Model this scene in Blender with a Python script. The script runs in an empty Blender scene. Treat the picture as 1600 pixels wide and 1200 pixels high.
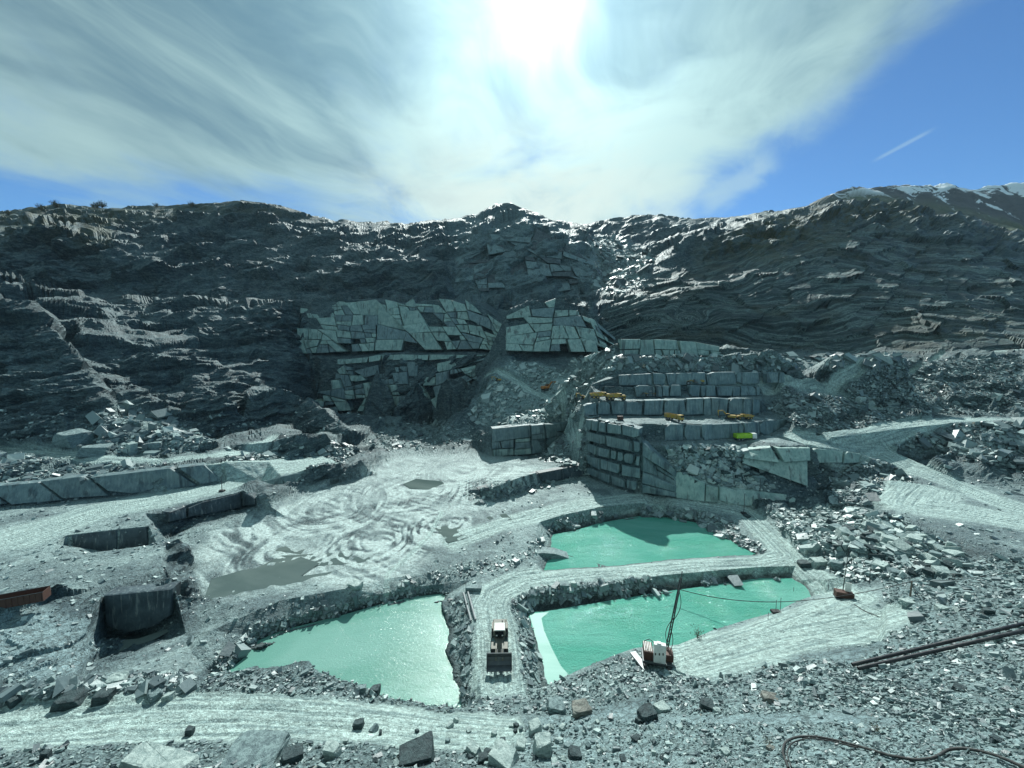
import bpy, math, random
import numpy as np
from mathutils import Vector, Matrix
from mathutils.geometry import delaunay_2d_cdt

random.seed(7)
rng = np.random.default_rng(7)
scene = bpy.context.scene
COL = scene.collection
R = math.radians

# ------------------------------------------------------------------ camera
CAM_H = 62.0
PITCH = R(5.5)
FOC = 600.0                       # pixels, on the 1600 x 1200 photograph
SP, CP = math.sin(PITCH), math.cos(PITCH)
cam_d = bpy.data.cameras.new("camera")
cam_d.sensor_fit = 'HORIZONTAL'; cam_d.sensor_width = 36.0
cam_d.lens = 36.0 * FOC / 1600.0
cam_d.clip_start = 0.5; cam_d.clip_end = 20000
cam = bpy.data.objects.new("camera", cam_d); COL.objects.link(cam)
cam.location = (0, 0, CAM_H)
cam.rotation_euler = (math.pi / 2 - PITCH, 0, 0)
scene.camera = cam

# ------------------------------------------------------------------ sun, sky, exposure
SUN_EL, SUN_AZ = R(41.0), R(3.2)   # azimuth measured from +Y towards +X
SDIR = Vector((math.sin(SUN_AZ) * math.cos(SUN_EL), math.cos(SUN_AZ) * math.cos(SUN_EL), math.sin(SUN_EL)))
sd = bpy.data.lights.new("sun", 'SUN'); sd.energy = 5.0; sd.angle = R(0.55); sd.color = (0.95, 1.0, 0.95)
so = bpy.data.objects.new("sun", sd); COL.objects.link(so)
so.rotation_euler = SDIR.to_track_quat('Z', 'Y').to_euler()

scene.view_settings.view_transform = 'Standard'
scene.view_settings.look = 'None'
scene.view_settings.exposure = 0.35
scene.view_settings.gamma = 1.0
scene.view_settings.use_curve_mapping = False
scene.render.engine = 'CYCLES'
scene.cycles.use_denoising = True
scene.cycles.max_bounces = 5
scene.cycles.diffuse_bounces = 2
scene.cycles.glossy_bounces = 2
scene.cycles.caustics_reflective = False
scene.cycles.caustics_refractive = False

class NT:
    """small helper to write node trees"""
    def __init__(s, tree):
        s.t = tree; s.n = tree.nodes; s.l = tree.links; s.n.clear()
    def node(s, kind, **kw):
        n = s.n.new(kind)
        for k, v in kw.items(): setattr(n, k, v)
        return n
    def put(s, sock, v):
        if isinstance(v, bpy.types.NodeSocket): s.l.new(v, sock)
        elif v is not None:
            if sock.type == 'RGBA' and len(v) == 3: v = (*v, 1)
            sock.default_value = v
    def math(s, op, a, b=None, c=None, clamp=False):
        n = s.node('ShaderNodeMath', operation=op, use_clamp=clamp)
        for i, v in enumerate((a, b, c)):
            if v is not None: s.put(n.inputs[i], v)
        return n.outputs[0]
    def vmath(s, op, a, b=None, scale=None):
        n = s.node('ShaderNodeVectorMath', operation=op)
        s.put(n.inputs[0], a)
        if b is not None: s.put(n.inputs[1], b)
        if scale is not None: s.put(n.inputs[3], scale)
        return n.outputs[1] if op in ('DOT_PRODUCT', 'LENGTH') else n.outputs[0]
    def mix(s, f, a, b, blend='MIX'):
        n = s.node('ShaderNodeMix', data_type='RGBA', blend_type=blend)
        s.put(n.inputs[0], f); s.put(n.inputs[6], a); s.put(n.inputs[7], b)
        return n.outputs[2]
    def noise(s, vec, scale, detail=4, rough=0.55, dist=0.0, out=0, dim='3D'):
        n = s.node('ShaderNodeTexNoise', noise_dimensions=dim)
        if vec is not None: s.put(n.inputs['Vector'], vec)
        n.inputs['Scale'].default_value = scale; n.inputs['Detail'].default_value = detail
        n.inputs['Roughness'].default_value = rough; n.inputs['Distortion'].default_value = dist
        return n.outputs[out]
    def vor(s, vec, scale, feature='F1', out=0):
        n = s.node('ShaderNodeTexVoronoi', feature=feature)
        s.put(n.inputs['Vector'], vec); n.inputs['Scale'].default_value = scale
        return n.outputs[out]
    def ramp(s, f, stops, interp='LINEAR'):
        n = s.node('ShaderNodeValToRGB'); n.color_ramp.interpolation = interp
        el = n.color_ramp.elements
        while len(el) < len(stops): el.new(0.5)
        for e, (p, c) in zip(el, stops):
            e.position = p; e.color = (c, c, c, 1) if isinstance(c, (int, float)) else (*c, 1)
        s.put(n.inputs[0], f); return n.outputs[0]
    def sep(s, v):
        n = s.node('ShaderNodeSeparateXYZ'); s.put(n.inputs[0], v); return n.outputs
    def comb(s, x, y, z):
        n = s.node('ShaderNodeCombineXYZ')
        for i, v in enumerate((x, y, z)): s.put(n.inputs[i], v)
        return n.outputs[0]
    def sstep(s, v, a, b, to0=0.0, to1=1.0):
        n = s.node('ShaderNodeMapRange', interpolation_type='SMOOTHSTEP')
        s.put(n.inputs[0], v); n.inputs[1].default_value = a; n.inputs[2].default_value = b
        n.inputs[3].default_value = to0; n.inputs[4].default_value = to1
        return n.outputs[0]

def build_world():
    w = bpy.data.worlds.new("World"); scene.world = w; w.use_nodes = True
    T = NT(w.node_tree)
    out = T.node('ShaderNodeOutputWorld')
    sky = T.node('ShaderNodeTexSky', sky_type='NISHITA')
    sky.sun_disc = False; sky.sun_elevation = SUN_EL; sky.sun_rotation = SUN_AZ
    sky.altitude = 900; sky.air_density = 1.0; sky.dust_density = 0.4; sky.ozone_density = 2.0
    d = T.node('ShaderNodeTexCoord').outputs['Generated']
    x, y, z = T.sep(d)[:3]
    zz = T.math('ADD', T.math('MAXIMUM', z, 0.0), 0.16)
    px = T.math('DIVIDE', x, zz); py = T.math('DIVIDE', y, zz)
    p = T.comb(px, py, 0.0)
    # streaky cirrus: noise on a high plane, stretched along the wind
    rot = T.node('ShaderNodeVectorRotate', rotation_type='Z_AXIS'); T.put(rot.inputs[0], p); rot.inputs['Angle'].default_value = R(16)
    st = T.vmath('MULTIPLY', rot.outputs[0], (1.0, 0.8, 1.0))
    warp = T.noise(st, 0.9, 3, 0.5, 0.3, out=1)
    st2 = T.vmath('ADD', st, T.vmath('SCALE', T.vmath('SUBTRACT', warp, (0.5, 0.5, 0.5)), scale=0.9))
    n1 = T.noise(st2, 0.95, 8, 0.56, 0.3)
    n2 = T.noise(T.vmath('ADD', st2, (3.1, 7.7, 0.0)), 2.9, 7, 0.62, 0.35)
    n3 = T.noise(T.vmath('MULTIPLY', st2, (2.2, 0.9, 1.0)), 2.6, 6, 0.62, 0.4)
    # direction towards the sun
    c = T.vmath('DOT_PRODUCT', d, tuple(SDIR))
    yy = T.math('ADD', T.math('MAXIMUM', y, 0.05), 0.02)
    side = T.math('DIVIDE', x, yy); el = T.math('DIVIDE', z, yy)
    # the cloud sheet ends along a line running up to the right
    edge = T.math('SUBTRACT', T.math('SUBTRACT', side, 0.42), T.math('MULTIPLY', T.math('SUBTRACT', el, 0.355), 1.3))
    clear = T.sstep(edge, -0.22, 0.40)
    cov = T.math('ADD', n1, T.math('MULTIPLY', n2, 0.40))
    cov = T.math('ADD', cov, T.math('MULTIPLY', n3, 0.22))
    cov = T.math('SUBTRACT', cov, T.math('MULTIPLY', clear, 0.60))
    cov = T.math('SUBTRACT', cov, T.math('MULTIPLY', T.sstep(side, -1.5, -0.8, 0.24, 0.0), T.sstep(el, 0.5, 0.75, 1.0, 0.35)))
    cov = T.math('SUBTRACT', cov, T.math('MULTIPLY', T.sstep(el, 0.36, 0.50, 1.0, 0.0), T.sstep(side, -0.6, -0.15, 0.26, 0.0)))
    cm = T.sstep(cov, 0.42, 0.82)
    thick = T.sstep(T.math('ADD', T.noise(T.vmath('ADD', st2, (9.0, 1.0, 0.0)), 1.05, 6, 0.55, 0.5), T.math('MULTIPLY', n3, 0.22)), 0.52, 0.80)
    cpos = T.math('MAXIMUM', c, 0.0)
    glow = T.math('POWER', cpos, 9.0); glow2 = T.math('POWER', cpos, 42.0); glow3 = T.math('POWER', cpos, 380.0)
    ccol = T.mix(thick, (0.50, 0.73, 0.71), (0.15, 0.29, 0.36))
    lit = T.math('ADD', 0.78, T.math('ADD', T.math('MULTIPLY', glow, 0.75), T.math('MULTIPLY', glow2, 1.0)))
    ccol = T.vmath('SCALE', ccol, scale=lit)
    low = T.sstep(el, 0.34, 0.66, 1.0, 0.0)                      # brighter bank near the ridge under the sun
    mid = T.sstep(T.math('ABSOLUTE', T.math('SUBTRACT', side, 0.05)), 0.05, 0.62, 1.0, 0.0)
    bank = T.math('MULTIPLY', T.math('MULTIPLY', low, mid), T.sstep(n2, 0.30, 0.62, 0.45, 0.95))
    ccol = T.mix(bank, ccol, (0.80, 0.92, 0.82))
    skyc = T.vmath('SCALE', T.vmath('MULTIPLY', sky.outputs[0], (0.46, 0.82, 1.12)), scale=0.1)
    col = T.mix(T.math('MULTIPLY', cm, 0.92), skyc, ccol)
    veil = T.math('ADD', T.math('MULTIPLY', glow2, 0.22), T.math('MULTIPLY', glow3, 1.5))
    veil = T.math('MULTIPLY', veil, T.math('ADD', 0.55, T.math('MULTIPLY', n2, 0.9)))
    col = T.vmath('ADD', col, T.vmath('SCALE', (0.98, 1.0, 0.90), scale=veil))
    # a contrail and a torn wisp in the clear part
    def streak(s0, e0, s1, e1, w, amt, torn):
        L2 = (s1 - s0) ** 2 + (e1 - e0) ** 2; L = L2 ** .5
        dx, de = T.math('SUBTRACT', side, s0), T.math('SUBTRACT', el, e0)
        t = T.math('DIVIDE', T.math('ADD', T.math('MULTIPLY', dx, s1 - s0), T.math('MULTIPLY', de, e1 - e0)), L2)
        o = T.math('ABSOLUTE', T.math('DIVIDE', T.math('SUBTRACT', T.math('MULTIPLY', dx, e1 - e0), T.math('MULTIPLY', de, s1 - s0)), L))
        o = T.math('ADD', o, T.math('MULTIPLY', T.math('SUBTRACT', n3, 0.5), torn))
        body = T.sstep(o, 0.0, w, 1.0, 0.0)
        ends = T.math('MULTIPLY', T.sstep(t, 0.0, 0.25), T.sstep(t, 0.7, 1.0, 1.0, 0.0))
        return T.math('MULTIPLY', T.math('MULTIPLY', body, ends), amt)
    col = T.mix(streak(0.86, 0.44, 1.02, 0.525, 0.007, 0.38, 0.008), col, (0.42, 0.62, 0.75))
    col = T.mix(streak(0.44, 0.33, 0.66, 0.46, 0.045, 0.60, 0.12), col, (0.45, 0.66, 0.74))
    # contrails and a few torn wisps in the clear part
    bg = T.node('ShaderNodeBackground'); T.put(bg.inputs[0], col); bg.inputs[1].default_value = 0.80
    T.l.new(bg.outputs[0], out.inputs[0])
    w.cycles.sampling_method = 'MANUAL'; w.cycles.sample_map_resolution = 512
build_world()

# ------------------------------------------------------------------ helpers
def vt(py):
    up = (600.0 - py) / 600.0
    return CP + up * SP, -SP + up * CP           # (forward, vertical) of the ray through that row

def atz(px, py, z):
    fy, fz = vt(py)
    Y = (z - CAM_H) / fz * fy
    return ((px - 800.0) / 600.0 / fy * Y, Y, z)

def aty(px, py, Y):
    if 165 < Y < 560: Y = 165 + (Y - 165) * 2.2      # the upper faces lie well back, so that the sun clears them
    return atr(px, py, Y)

def atr(px, py, Y):
    fy, fz = vt(py)
    return ((px - 800.0) / 600.0 / fy * Y, Y, CAM_H + fz / fy * Y)

def project(P):
    """world (n,3) -> pixel of the photograph"""
    X, Y, Z = P[:, 0], P[:, 1], P[:, 2] - CAM_H
    dep = Y * CP - Z * SP
    up = Y * SP + Z * CP
    dep = np.maximum(dep, 0.1)
    return 800 + 600 * X / dep, 600 - 600 * up / dep

FOOT = None
def hash3(ix, iy, iz, seed):
    h = (ix.astype(np.int64) * 374761393 + iy.astype(np.int64) * 668265263 + iz.astype(np.int64) * 2147483647 + seed * 974634777) & 0xFFFFFFFF
    h = ((h ^ (h >> 13)) * 1274126177) & 0xFFFFFFFF
    h = (h ^ (h >> 16)) & 0xFFFF
    return h.astype(np.float32) * np.float32(2.0 / 65535.0) - np.float32(1.0)

def vnoise(P, seed=0):
    """value noise in [-1,1], P (n,3)"""
    P = P.astype(np.float32)
    F = np.floor(P); f = P - F; f = f * f * (3 - 2 * f)
    i = F.astype(np.int64)
    out = 0
    for dx in (0, 1):
        wx = f[:, 0] if dx else 1 - f[:, 0]
        for dy in (0, 1):
            wy = f[:, 1] if dy else 1 - f[:, 1]
            for dz in (0, 1):
                wz = f[:, 2] if dz else 1 - f[:, 2]
                out = out + wx * wy * wz * hash3(i[:, 0] + dx, i[:, 1] + dy, i[:, 2] + dz, seed)
    return out

def fbm(P, scale, octaves, seed=0, gain=0.5, ridged=False):
    s = 0; a = 1.0; t = 0; Q = P / scale; sc = scale
    fp = FOOT if FOOT is not None and len(FOOT) == len(P) else None
    for o in range(octaves):
        n = vnoise(Q, seed + o * 17)
        if ridged: n = 1 - 2 * np.abs(n)
        if fp is not None: n = n * np.clip(sc / fp - 1.2, 0, 1)      # leave out what the mesh is too coarse to carry
        sc /= 2.03
        s = s + a * n; t += a; a *= gain
        Q = Q * 2.03 + 11.3
    return s / t

def tag(o, label=None, cat=None, group=None, kind=None):
    if label: o["label"] = label
    if cat: o["category"] = cat
    if group: o["group"] = group
    if kind: o["kind"] = kind
    return o

def fast_mesh(name, V, F, mat, smooth=False):
    """V (n,3), F (m,k) numpy -> object"""
    me = bpy.data.meshes.new(name)
    V = np.asarray(V, dtype=np.float32); F = np.asarray(F, dtype=np.int32)
    k = F.shape[1]
    me.vertices.add(len(V)); me.vertices.foreach_set("co", V.ravel())
    me.loops.add(F.size); me.loops.foreach_set("vertex_index", F.ravel())
    me.polygons.add(len(F)); me.polygons.foreach_set("loop_start", np.arange(0, F.size, k, dtype=np.int32))
    me.polygons.foreach_set("loop_total", np.full(len(F), k, dtype=np.int32))
    me.update(calc_edges=True)
    me.shade_smooth() if smooth else me.shade_flat()
    me.materials.append(mat)
    o = bpy.data.objects.new(name, me); COL.objects.link(o)
    return o

# ------------------------------------------------------------------ the ground as a surveyed net of break lines
TV, TE = [], []                    # plan points with heights, constraint edges
def line(pts, mode='z', link=True):
    ids = []
    for p in pts:
        TV.append(atz(*p) if mode == 'z' else aty(*p)); ids.append(len(TV) - 1)
    if link: TE.extend(zip(ids[:-1], ids[1:]))
    return ids
WALLS = {}
def wall(name, pts, val, mode='z', sb=1.2, top_is=False):
    """pts: (px, row of the foot, row of the top edge). val: level of the foot ('z') or distance ('y');
    top_is: val is the level of the top edge instead"""
    foot, top = [], []
    for i, (px, pb, pt) in enumerate(pts):
        v = val[i] if isinstance(val, (list, tuple)) else val
        if top_is:
            t = atz(px, pt, v); b = atr(px, pb, t[1] - sb)
        else:
            b = atz(px, pb, v) if mode == 'z' else aty(px, pb, v)
            t = atr(px, pt, b[1] + sb)
        foot.append(b); top.append(t)
    for L in (foot, top):
        n0 = len(TV); TV.extend(L); TE.extend((n0 + k, n0 + k + 1) for k in range(len(L) - 1))
    WALLS[name] = (np.array(foot), np.array(top))

# under and in front of the camera
for X, Y, z in ((-13, 6, 50), (-5, 6, 51), (0, 6, 52), (5, 6, 52), (13, 6, 53)):
    TV.append((X, Y, z))
line([(-300,1215,12),(0,1215,12),(400,1215,12),(700,1215,14),(1000,1215,18),(1300,1215,27),(1600,1215,34),(1900,1215,38)])
line([(-300,1170,9),(0,1165,8.6),(200,1152,8.2),(400,1150,8),(600,1150,7.8),(700,1150,8.4),(850,1150,10),(1000,1150,13.5),(1200,1150,20),(1400,1150,25),(1600,1150,30),(1900,1150,34)])
line([(-300,1120,8.3),(0,1110,8),(250,1098,7.5),(400,1090,7),(520,1098,6.6),(600,1112,6.4),(700,1120,6.4),(800,1115,6.4)])
line([(900,1112,8),(1000,1105,10.5),(1200,1100,16),(1400,1095,21.5),(1600,1090,26),(1900,1080,30)])
# rim in front of the left and right pool
line([(130,1078,8.4),(250,1064,7.5),(345,1053,5),(420,1046,5),(480,1043,5),(510,1055,5),(530,1068,4.6),(570,1076,4.6),(600,1093,4.2),(650,1099,4),(722,1105,3.4)])
line([(740,1100,3.4),(800,1088,3.4),(852,1072,3.2),(885,1056,3.4),(930,1036,3.6),(985,1014,4),(1012,1010,4)])
line([(870,1085,5),(950,1075,6),(1060,1060,7.2)], link=False)
# right hand slope
line([(1060,1046,6),(1150,1032,8),(1250,1022,10),(1370,1010,12.5)])
line([(1100,1072,10),(1200,1066,12.5),(1330,1060,16),(1450,1036,19),(1600,1002,23),(1900,990,26)])
line([(1400,985,14),(1500,950,15.5),(1600,922,17),(1900,900,20)])
line([(1400,925,10.5),(1500,905,12.2),(1600,880,13.4),(1900,860,16)])
line([(1378,946,9.4),(1374,975,10),(1370,1004,10.6)])
line([(1386,940,10.8),(1386,972,12.6),(1384,1004,13.4)])
# machine platform and road to the right
line([(1000,1040,5),(1060,1020,5.2),(1110,1004,5.6),(1180,985,6),(1250,955,6.4),(1290,940,6.6),(1330,925,6.8),(1400,905,8.4)])
line([(1015,1010,4.4),(1060,1008,3.6),(1105,988,3.4),(1172,966,3.2),(1215,954,3.2),(1245,940,3.2),(1275,928,3.4)])
# ---- pools: shore lines at the water level and beds
POOL_L = [(338,1060),(400,1007),(450,986),(530,966),(600,946),(640,937),(694,931),(706,980),(700,1018),(716,1050),(724,1113),(650,1108),(600,1102),(560,1085),(530,1077),(500,1062),(480,1052),(420,1055)]
POOL_R = [(826,958),(838,1000),(850,1040),(852,1078),(885,1063),(930,1043),(985,1021),(1012,1017),(1060,1014),(1105,994),(1172,972),(1215,960),(1245,946),(1267,932),(1258,916),(1240,906),(1180,906),(1100,918),(1040,926),(980,936),(900,949),(860,956)]
POOL_U = [(850,891),(856,878),(880,866),(861,852),(862,837),(900,830),(940,818),(1000,808),(1040,808),(1090,820),(1140,844),(1180,866),(1110,871),(1050,874),(950,885)]
for pool in (POOL_L, POOL_R, POOL_U):
    line([(x, y, 0.0) for x, y in pool + pool[:1]])
    cx = sum(p[0] for p in pool) / len(pool); cy = sum(p[1] for p in pool) / len(pool)
    line([(cx + (x - cx) * .86, cy + (y - cy) * .86, -2.5) for x, y in pool], link=False)
    TV.append(atz(cx, cy, -3))
# banks round the pools
line([(336,1040,1.2),(388,992,1.6),(442,968,1.8),(525,948,1.8),(596,928,1.8),(640,918,1.8),(692,912,1.8)])
line([(728,925,2.4),(742,960,2.4),(746,1000,2.4),(748,1060,2.6),(752,1095,3.0)])
line([(796,946,2.4),(802,985,2.4),(808,1020,2.4),(812,1082,3.0)])
line([(796,946,2.4),(820,932,2.4),(850,924,2.4),(900,920,2.4),(980,908,2.4),(1040,898,2.4),(1100,893,2.4),(1180,886,2.2),(1243,884,2.0),(1276,905,2.4),(1293,926,3.2)])
line([(740,905,2.4),(790,893,2.4),(850,898,2.4),(950,891,2.4),(1050,880,2.4),(1120,876,2.4),(1190,871,2.4),(1206,856,2.4),(1176,826,2.8),(1144,806,3.2),(1100,798,3.4),(1060,793,3.6),(1010,785,4.0),(940,792,4.2),(880,804,4.0),(842,816,3.6),(834,845,3.2),(826,872,2.8),(800,886,2.6)])
line([(1262,880,2.4),(1246,858,2.6),(1210,824,3.0),(1184,800,3.4),(1160,788,4.0)])
# floor
line([(330,935,3.3),(420,915,3.2),(520,895,3.2),(620,884,3.2),(720,872,3.2)], link=False)
line([(360,880,3.2),(480,860,3.2),(600,850,3.3),(700,840,3.5),(800,830,4)], link=False)
line([(330,830,4),(450,810,3.6),(600,790,3.6),(750,790,3.8),(900,775,4.2),(1020,768,4.6)], link=False)
line([(450,770,4),(600,740,3.8),(700,750,3.8)], link=False)
line([(300,1020,3.4),(330,985,4.2),(400,955,4.4),(440,938,4.4),(540,920,4.2),(600,905,3.6),(700,893,2.8)])
line([(200,1010,1.4),(240,1000,1.4),(150,1040,2.2),(290,990,2.0),(320,1000,4)], link=False)
# step ridge crossing the floor (blocks on its face)
wall('floor_step', [(730,768,765),(770,780,762),(815,768,745),(860,750,733),(900,745,727),(922,742,725)], [5,4.8,4.8,4.6,4.6,4.6], sb=1.0)
# left terrace, its cut corner and trenches
wall('corner_cut', [(165,995,928),(220,990,922),(272,968,920)], 10.0, sb=0.8, top_is=True)
line([(225,802,10),(245,850,10),(252,880,10),(270,915,10)])
line([(262,838,3.6),(300,880,3.4),(312,935,3.3),(284,966,1.6)])
line([(165,998,1.4),(150,1010,2.4),(125,1060,5)])
line([(160,930,9.8),(140,970,8.6),(110,1030,7.6),(110,1062,7.6)])
line([(-300,1060,9.6),(0,1075,9),(60,1078,8.8)])
line([(-300,960,11),(0,950,11),(80,935,10.6)])
line([(0,1010,10.4),(70,1000,10.2)], link=False)
wall('trench_far', [(105,860,836),(165,862,829),(232,852,822)], 10.0, sb=0.8, top_is=True)
line([(100,838,10),(85,850,10),(118,868,10),(250,851,10),(262,846,10),(236,821,10)])
TV.extend([aty(120,872,95),aty(180,866,98),aty(240,858,100)])
wall('recess', [(262,816,800),(300,807,786),(350,797,775),(380,792,768),(400,788,776)], 10.0, sb=0.8, top_is=True)
wall('block_row', [(-300,818,778),(-60,796,763),(0,790,757),(60,785,751),(150,777,742),(250,768,733),(350,751,722)], 10.0, sb=2.0)
wall('low_blocks', [(408,762,752),(440,762,744),(475,758,735),(510,755,730),(540,748,733)], 5.0, sb=1.6)
line([(355,752,10),(395,756,10),(402,766,10)])
line([(-300,720,19),(0,712,17.6),(100,720,17.4),(200,727,17.2),(340,716,17.2),(420,722,13),(480,722,10),(540,720,7),(560,735,5)])
line([(-300,690,20),(0,699,19.5),(150,712,18.6),(230,719,18),(300,711,18),(350,698,18),(420,682,18.5)])
wall('lone_block', [(428,711,690),(462,709,684),(496,702,694)], 12.0, sb=1.4)
line([(520,690,15),(560,695,9)], link=False)
# far edge of the floor
line([(540,720,4.5),(560,712,4.3),(620,704,4.2),(680,700,4.2),(740,701,4.2),(765,713,4.2)])
wall('pale_wall', [(768,713,668),(800,711,664),(850,708,662),(888,698,660)], 4.4, sb=1.4)
line([(890,722,4.6),(915,740,4.8)])
# block corner wall and benches
wall('corner_wall', [(920,742,653),(932,750,655),(962,760,659),(990,768,664),(1000,769,668)], 4.8, sb=2.2)
wall('corner_flank', [(1003,770,690),(1018,768,700),(1040,772,724),(1090,784,752),(1150,790,768),(1220,792,773),(1290,782,768)], 4.8, sb=2.4)
wall('bench_1', [(988,690,661),(1040,689,662),(1100,688,663),(1160,684,661),(1200,680,657),(1232,672,654)], 23.2, sb=1.0)
wall('bench_2', [(912,648,631),(940,648,628),(980,648,626),(1060,648,624),(1120,649,622),(1180,648,623),(1186,646,626)], 30.6, sb=0.8)
wall('bench_3', [(970,620,603),(1010,620,602),(1070,620,602),(1130,619,603),(1190,618,604),(1215,617,606)], 37.6, sb=0.8)
wall('bench_4', [(922,602,599),(975,602,583),(1040,602,583),(1100,601,582),(1160,600,581),(1225,598,581)], 178.5, mode='y', sb=0.8)
wall('stone_band', [(960,582,558),(1040,582,556),(1120,581,556),(1200,580,556),(1300,578,558),(1400,568,556)], 182, mode='y', sb=3.0)
wall('shelf_wall', [(968,557,530),(1030,556,530),(1090,556,534),(1125,556,542)], 190, mode='y', sb=1.0)
# rubble cone beside the corner wall
line([(1012,694,23),(1060,699,22.6),(1110,699,22.5),(1152,701,22.4)])
line([(1050,709,20),(1100,722,17.3),(1150,731,15)], link=False)
line([(1062,732,15.2),(1100,748,12.5),(1150,757,11),(1200,765,10),(1250,766,9.8),(1290,765,9.6)])
wall('angled_slabs', [(1160,722,701),(1185,738,697),(1220,752,696),(1262,757,697)], [17,13.5,11.5,10.5], sb=5)
wall('small_blocks', [(1266,722,698),(1300,723,700),(1342,722,708)], 15.5, sb=1.4)
line([(1340,735,12),(1300,745,10.5),(1310,765,9.0)])
# pads and roads to the right
line([(1220,680,23.6),(1290,690,22.8),(1350,690,22.0),(1400,700,19.5),(1440,720,16.5),(1500,735,14.2),(1600,758,13.4),(1900,800,13)])
line([(1300,697,21),(1360,712,17),(1410,735,14),(1445,762,12.2),(1400,790,11.8)])
line([(1200,800,4.6),(1300,800,7),(1380,800,11.8),(1450,830,12),(1520,850,12.4),(1600,865,12.8),(1900,880,13)])
line([(1230,830,4.4),(1300,850,7),(1400,860,9.6),(1500,880,11.2)], link=False)
line([(1290,905,5),(1350,900,7),(1400,895,8.6)], link=False)
line([(1500,770,12.4),(1600,800,12.6),(1400,760,12.2)], link=False)
line([(1300,683,24.5),(1340,672,26),(1400,662,28),(1450,655,29.5),(1520,652,30),(1600,652,30),(1900,655,30)])
line([(1340,678,25),(1420,668,27.2),(1500,660,29.4),(1600,664,29.6),(1900,672,29)])
line([(1450,695,21),(1520,700,20.5),(1600,715,19)], link=False)
line([(1200,640,32),(1240,652,30)], link=False)
# lines of constant distance
YL = lambda pts, link=True: line(pts, 'y', link)
YL([(1230,615,188),(1300,628,180),(1380,635,178),(1450,640,176),(1600,640,176),(1900,640,176)])
YL([(1250,590,197),(1330,595,190),(1400,598,186),(1480,600,184),(1600,600,182),(1900,600,182)], False)
YL([(1330,576,200),(1400,568,200),(1480,556,198),(1600,545,196),(1900,535,192)])
YL([(1400,558,203),(1480,549,203),(1600,540,203),(1900,530,200)])
# mound of pale rubble in the middle
YL([(730,640,206),(760,610,210),(775,585,214),(800,566,217),(850,575,212),(900,580,208),(915,590,204)])
YL([(775,625,205),(820,612,205),(870,600,203),(905,605,198)])
YL([(740,655,204),(790,640,200),(850,640,192),(905,642,184)])
YL([(905,625,192),(930,622,190)], False)
YL([(895,668,183),(908,690,176)], False)
YL([(893,592,192),(908,566,196),(940,548,202)])
YL([(900,622,184),(908,606,186)])
# wall in the middle: big face of blocks
wall('mid_wall_low', [(500,640,560),(560,640,560),(600,640,552),(680,640,553),(740,600,553),(800,560,552)], 233, mode='y', sb=5)
wall('mid_wall_high', [(470,553,470),(540,550,468),(600,548,469),(680,547,470),(745,545,472),(770,547,490),(800,548,512),(830,549,530)], 242, mode='y', sb=9)
YL([(560,700,219),(600,690,222),(660,692,222),(720,690,216),(755,690,212)])
YL([(520,690,214),(560,670,224),(620,660,228),(700,655,222)], False)
wall('right_blocks', [(790,548,490),(830,549,475),(870,549,468),(920,550,475),(950,553,510),(965,556,528)], 222, mode='y', sb=14)
YL([(590,575,229),(650,590,224),(700,600,222),(720,640,216),(690,670,216)], False)
# bench at the foot of the upper slopes
YL([(490,466,256),(600,466,258),(700,468,262),(760,470,262),(820,468,262),(870,460,266),(940,456,268)])
YL([(560,406,268),(640,406,270),(685,408,272)])
YL([(560,402,275),(640,402,277),(685,404,278)])
YL([(560,370,300),(650,365,305),(690,365,302)], False)
wall('peak_wall', [(712,463,392),(760,465,362),(820,464,352),(880,457,368),(928,444,402)], 270, mode='y', sb=32)
YL([(745,343,317),(800,338,315),(860,354,312),(915,370,310)], False)
RIDGE = [(-300,345,290),(-60,338,292),(0,333,295),(90,322,300),(170,326,300),(250,322,304),(370,316,308),(430,321,312),(470,335,316),(530,346,324),(580,350,330),(640,348,335),(680,346,335),(725,350,338),(745,334,330),(775,318,326),(800,318,326),(830,330,326),(860,344,328),(905,351,335)]
YL(RIDGE)
YL([(x, y + 14, Y + 55) for x, y, Y in RIDGE])
# left massif
YL([(-300,465,184),(-60,478,185),(0,490,185),(60,505,184),(110,545,180),(140,590,175),(165,650,168),(150,698,164)])
YL([(-300,600,172),(0,600,173),(80,600,172)], False)
YL([(-60,500,194),(40,505,195),(100,545,190),(150,600,184),(185,655,174)])
YL([(0,690,163),(90,694,163)], False)
YL([(200,690,178),(330,684,188),(440,670,200)], False)
YL([(210,640,183),(300,650,190),(380,660,198)], False)
YL([(190,590,192),(250,625,190),(300,622,192),(355,622,194),(380,650,196)])
YL([(390,610,200),(430,602,202),(480,618,206),(525,650,210)])
YL([(200,540,200),(300,545,208),(350,560,212),(400,590,210)], False)
YL([(60,482,208),(150,505,212),(250,512,216),(320,520,220),(400,545,222),(450,590,224)])
YL([(-300,440,216),(0,455,222),(100,464,228),(180,469,230),(330,474,232),(430,470,238),(488,466,244)])
YL([(-300,437,224),(0,452,230),(100,461,236),(180,465,240),(330,470,242),(430,466,248),(488,463,252)])
YL([(-300,370,240),(0,368,244),(70,362,248),(150,380,250),(230,412,250),(280,440,248)])
YL([(0,360,256),(70,355,260),(150,368,262),(240,395,262),(330,420,262),(430,430,262),(490,455,258)])
YL([(60,345,275),(200,350,280),(330,350,290),(450,372,290),(520,390,288)], False)
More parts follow.
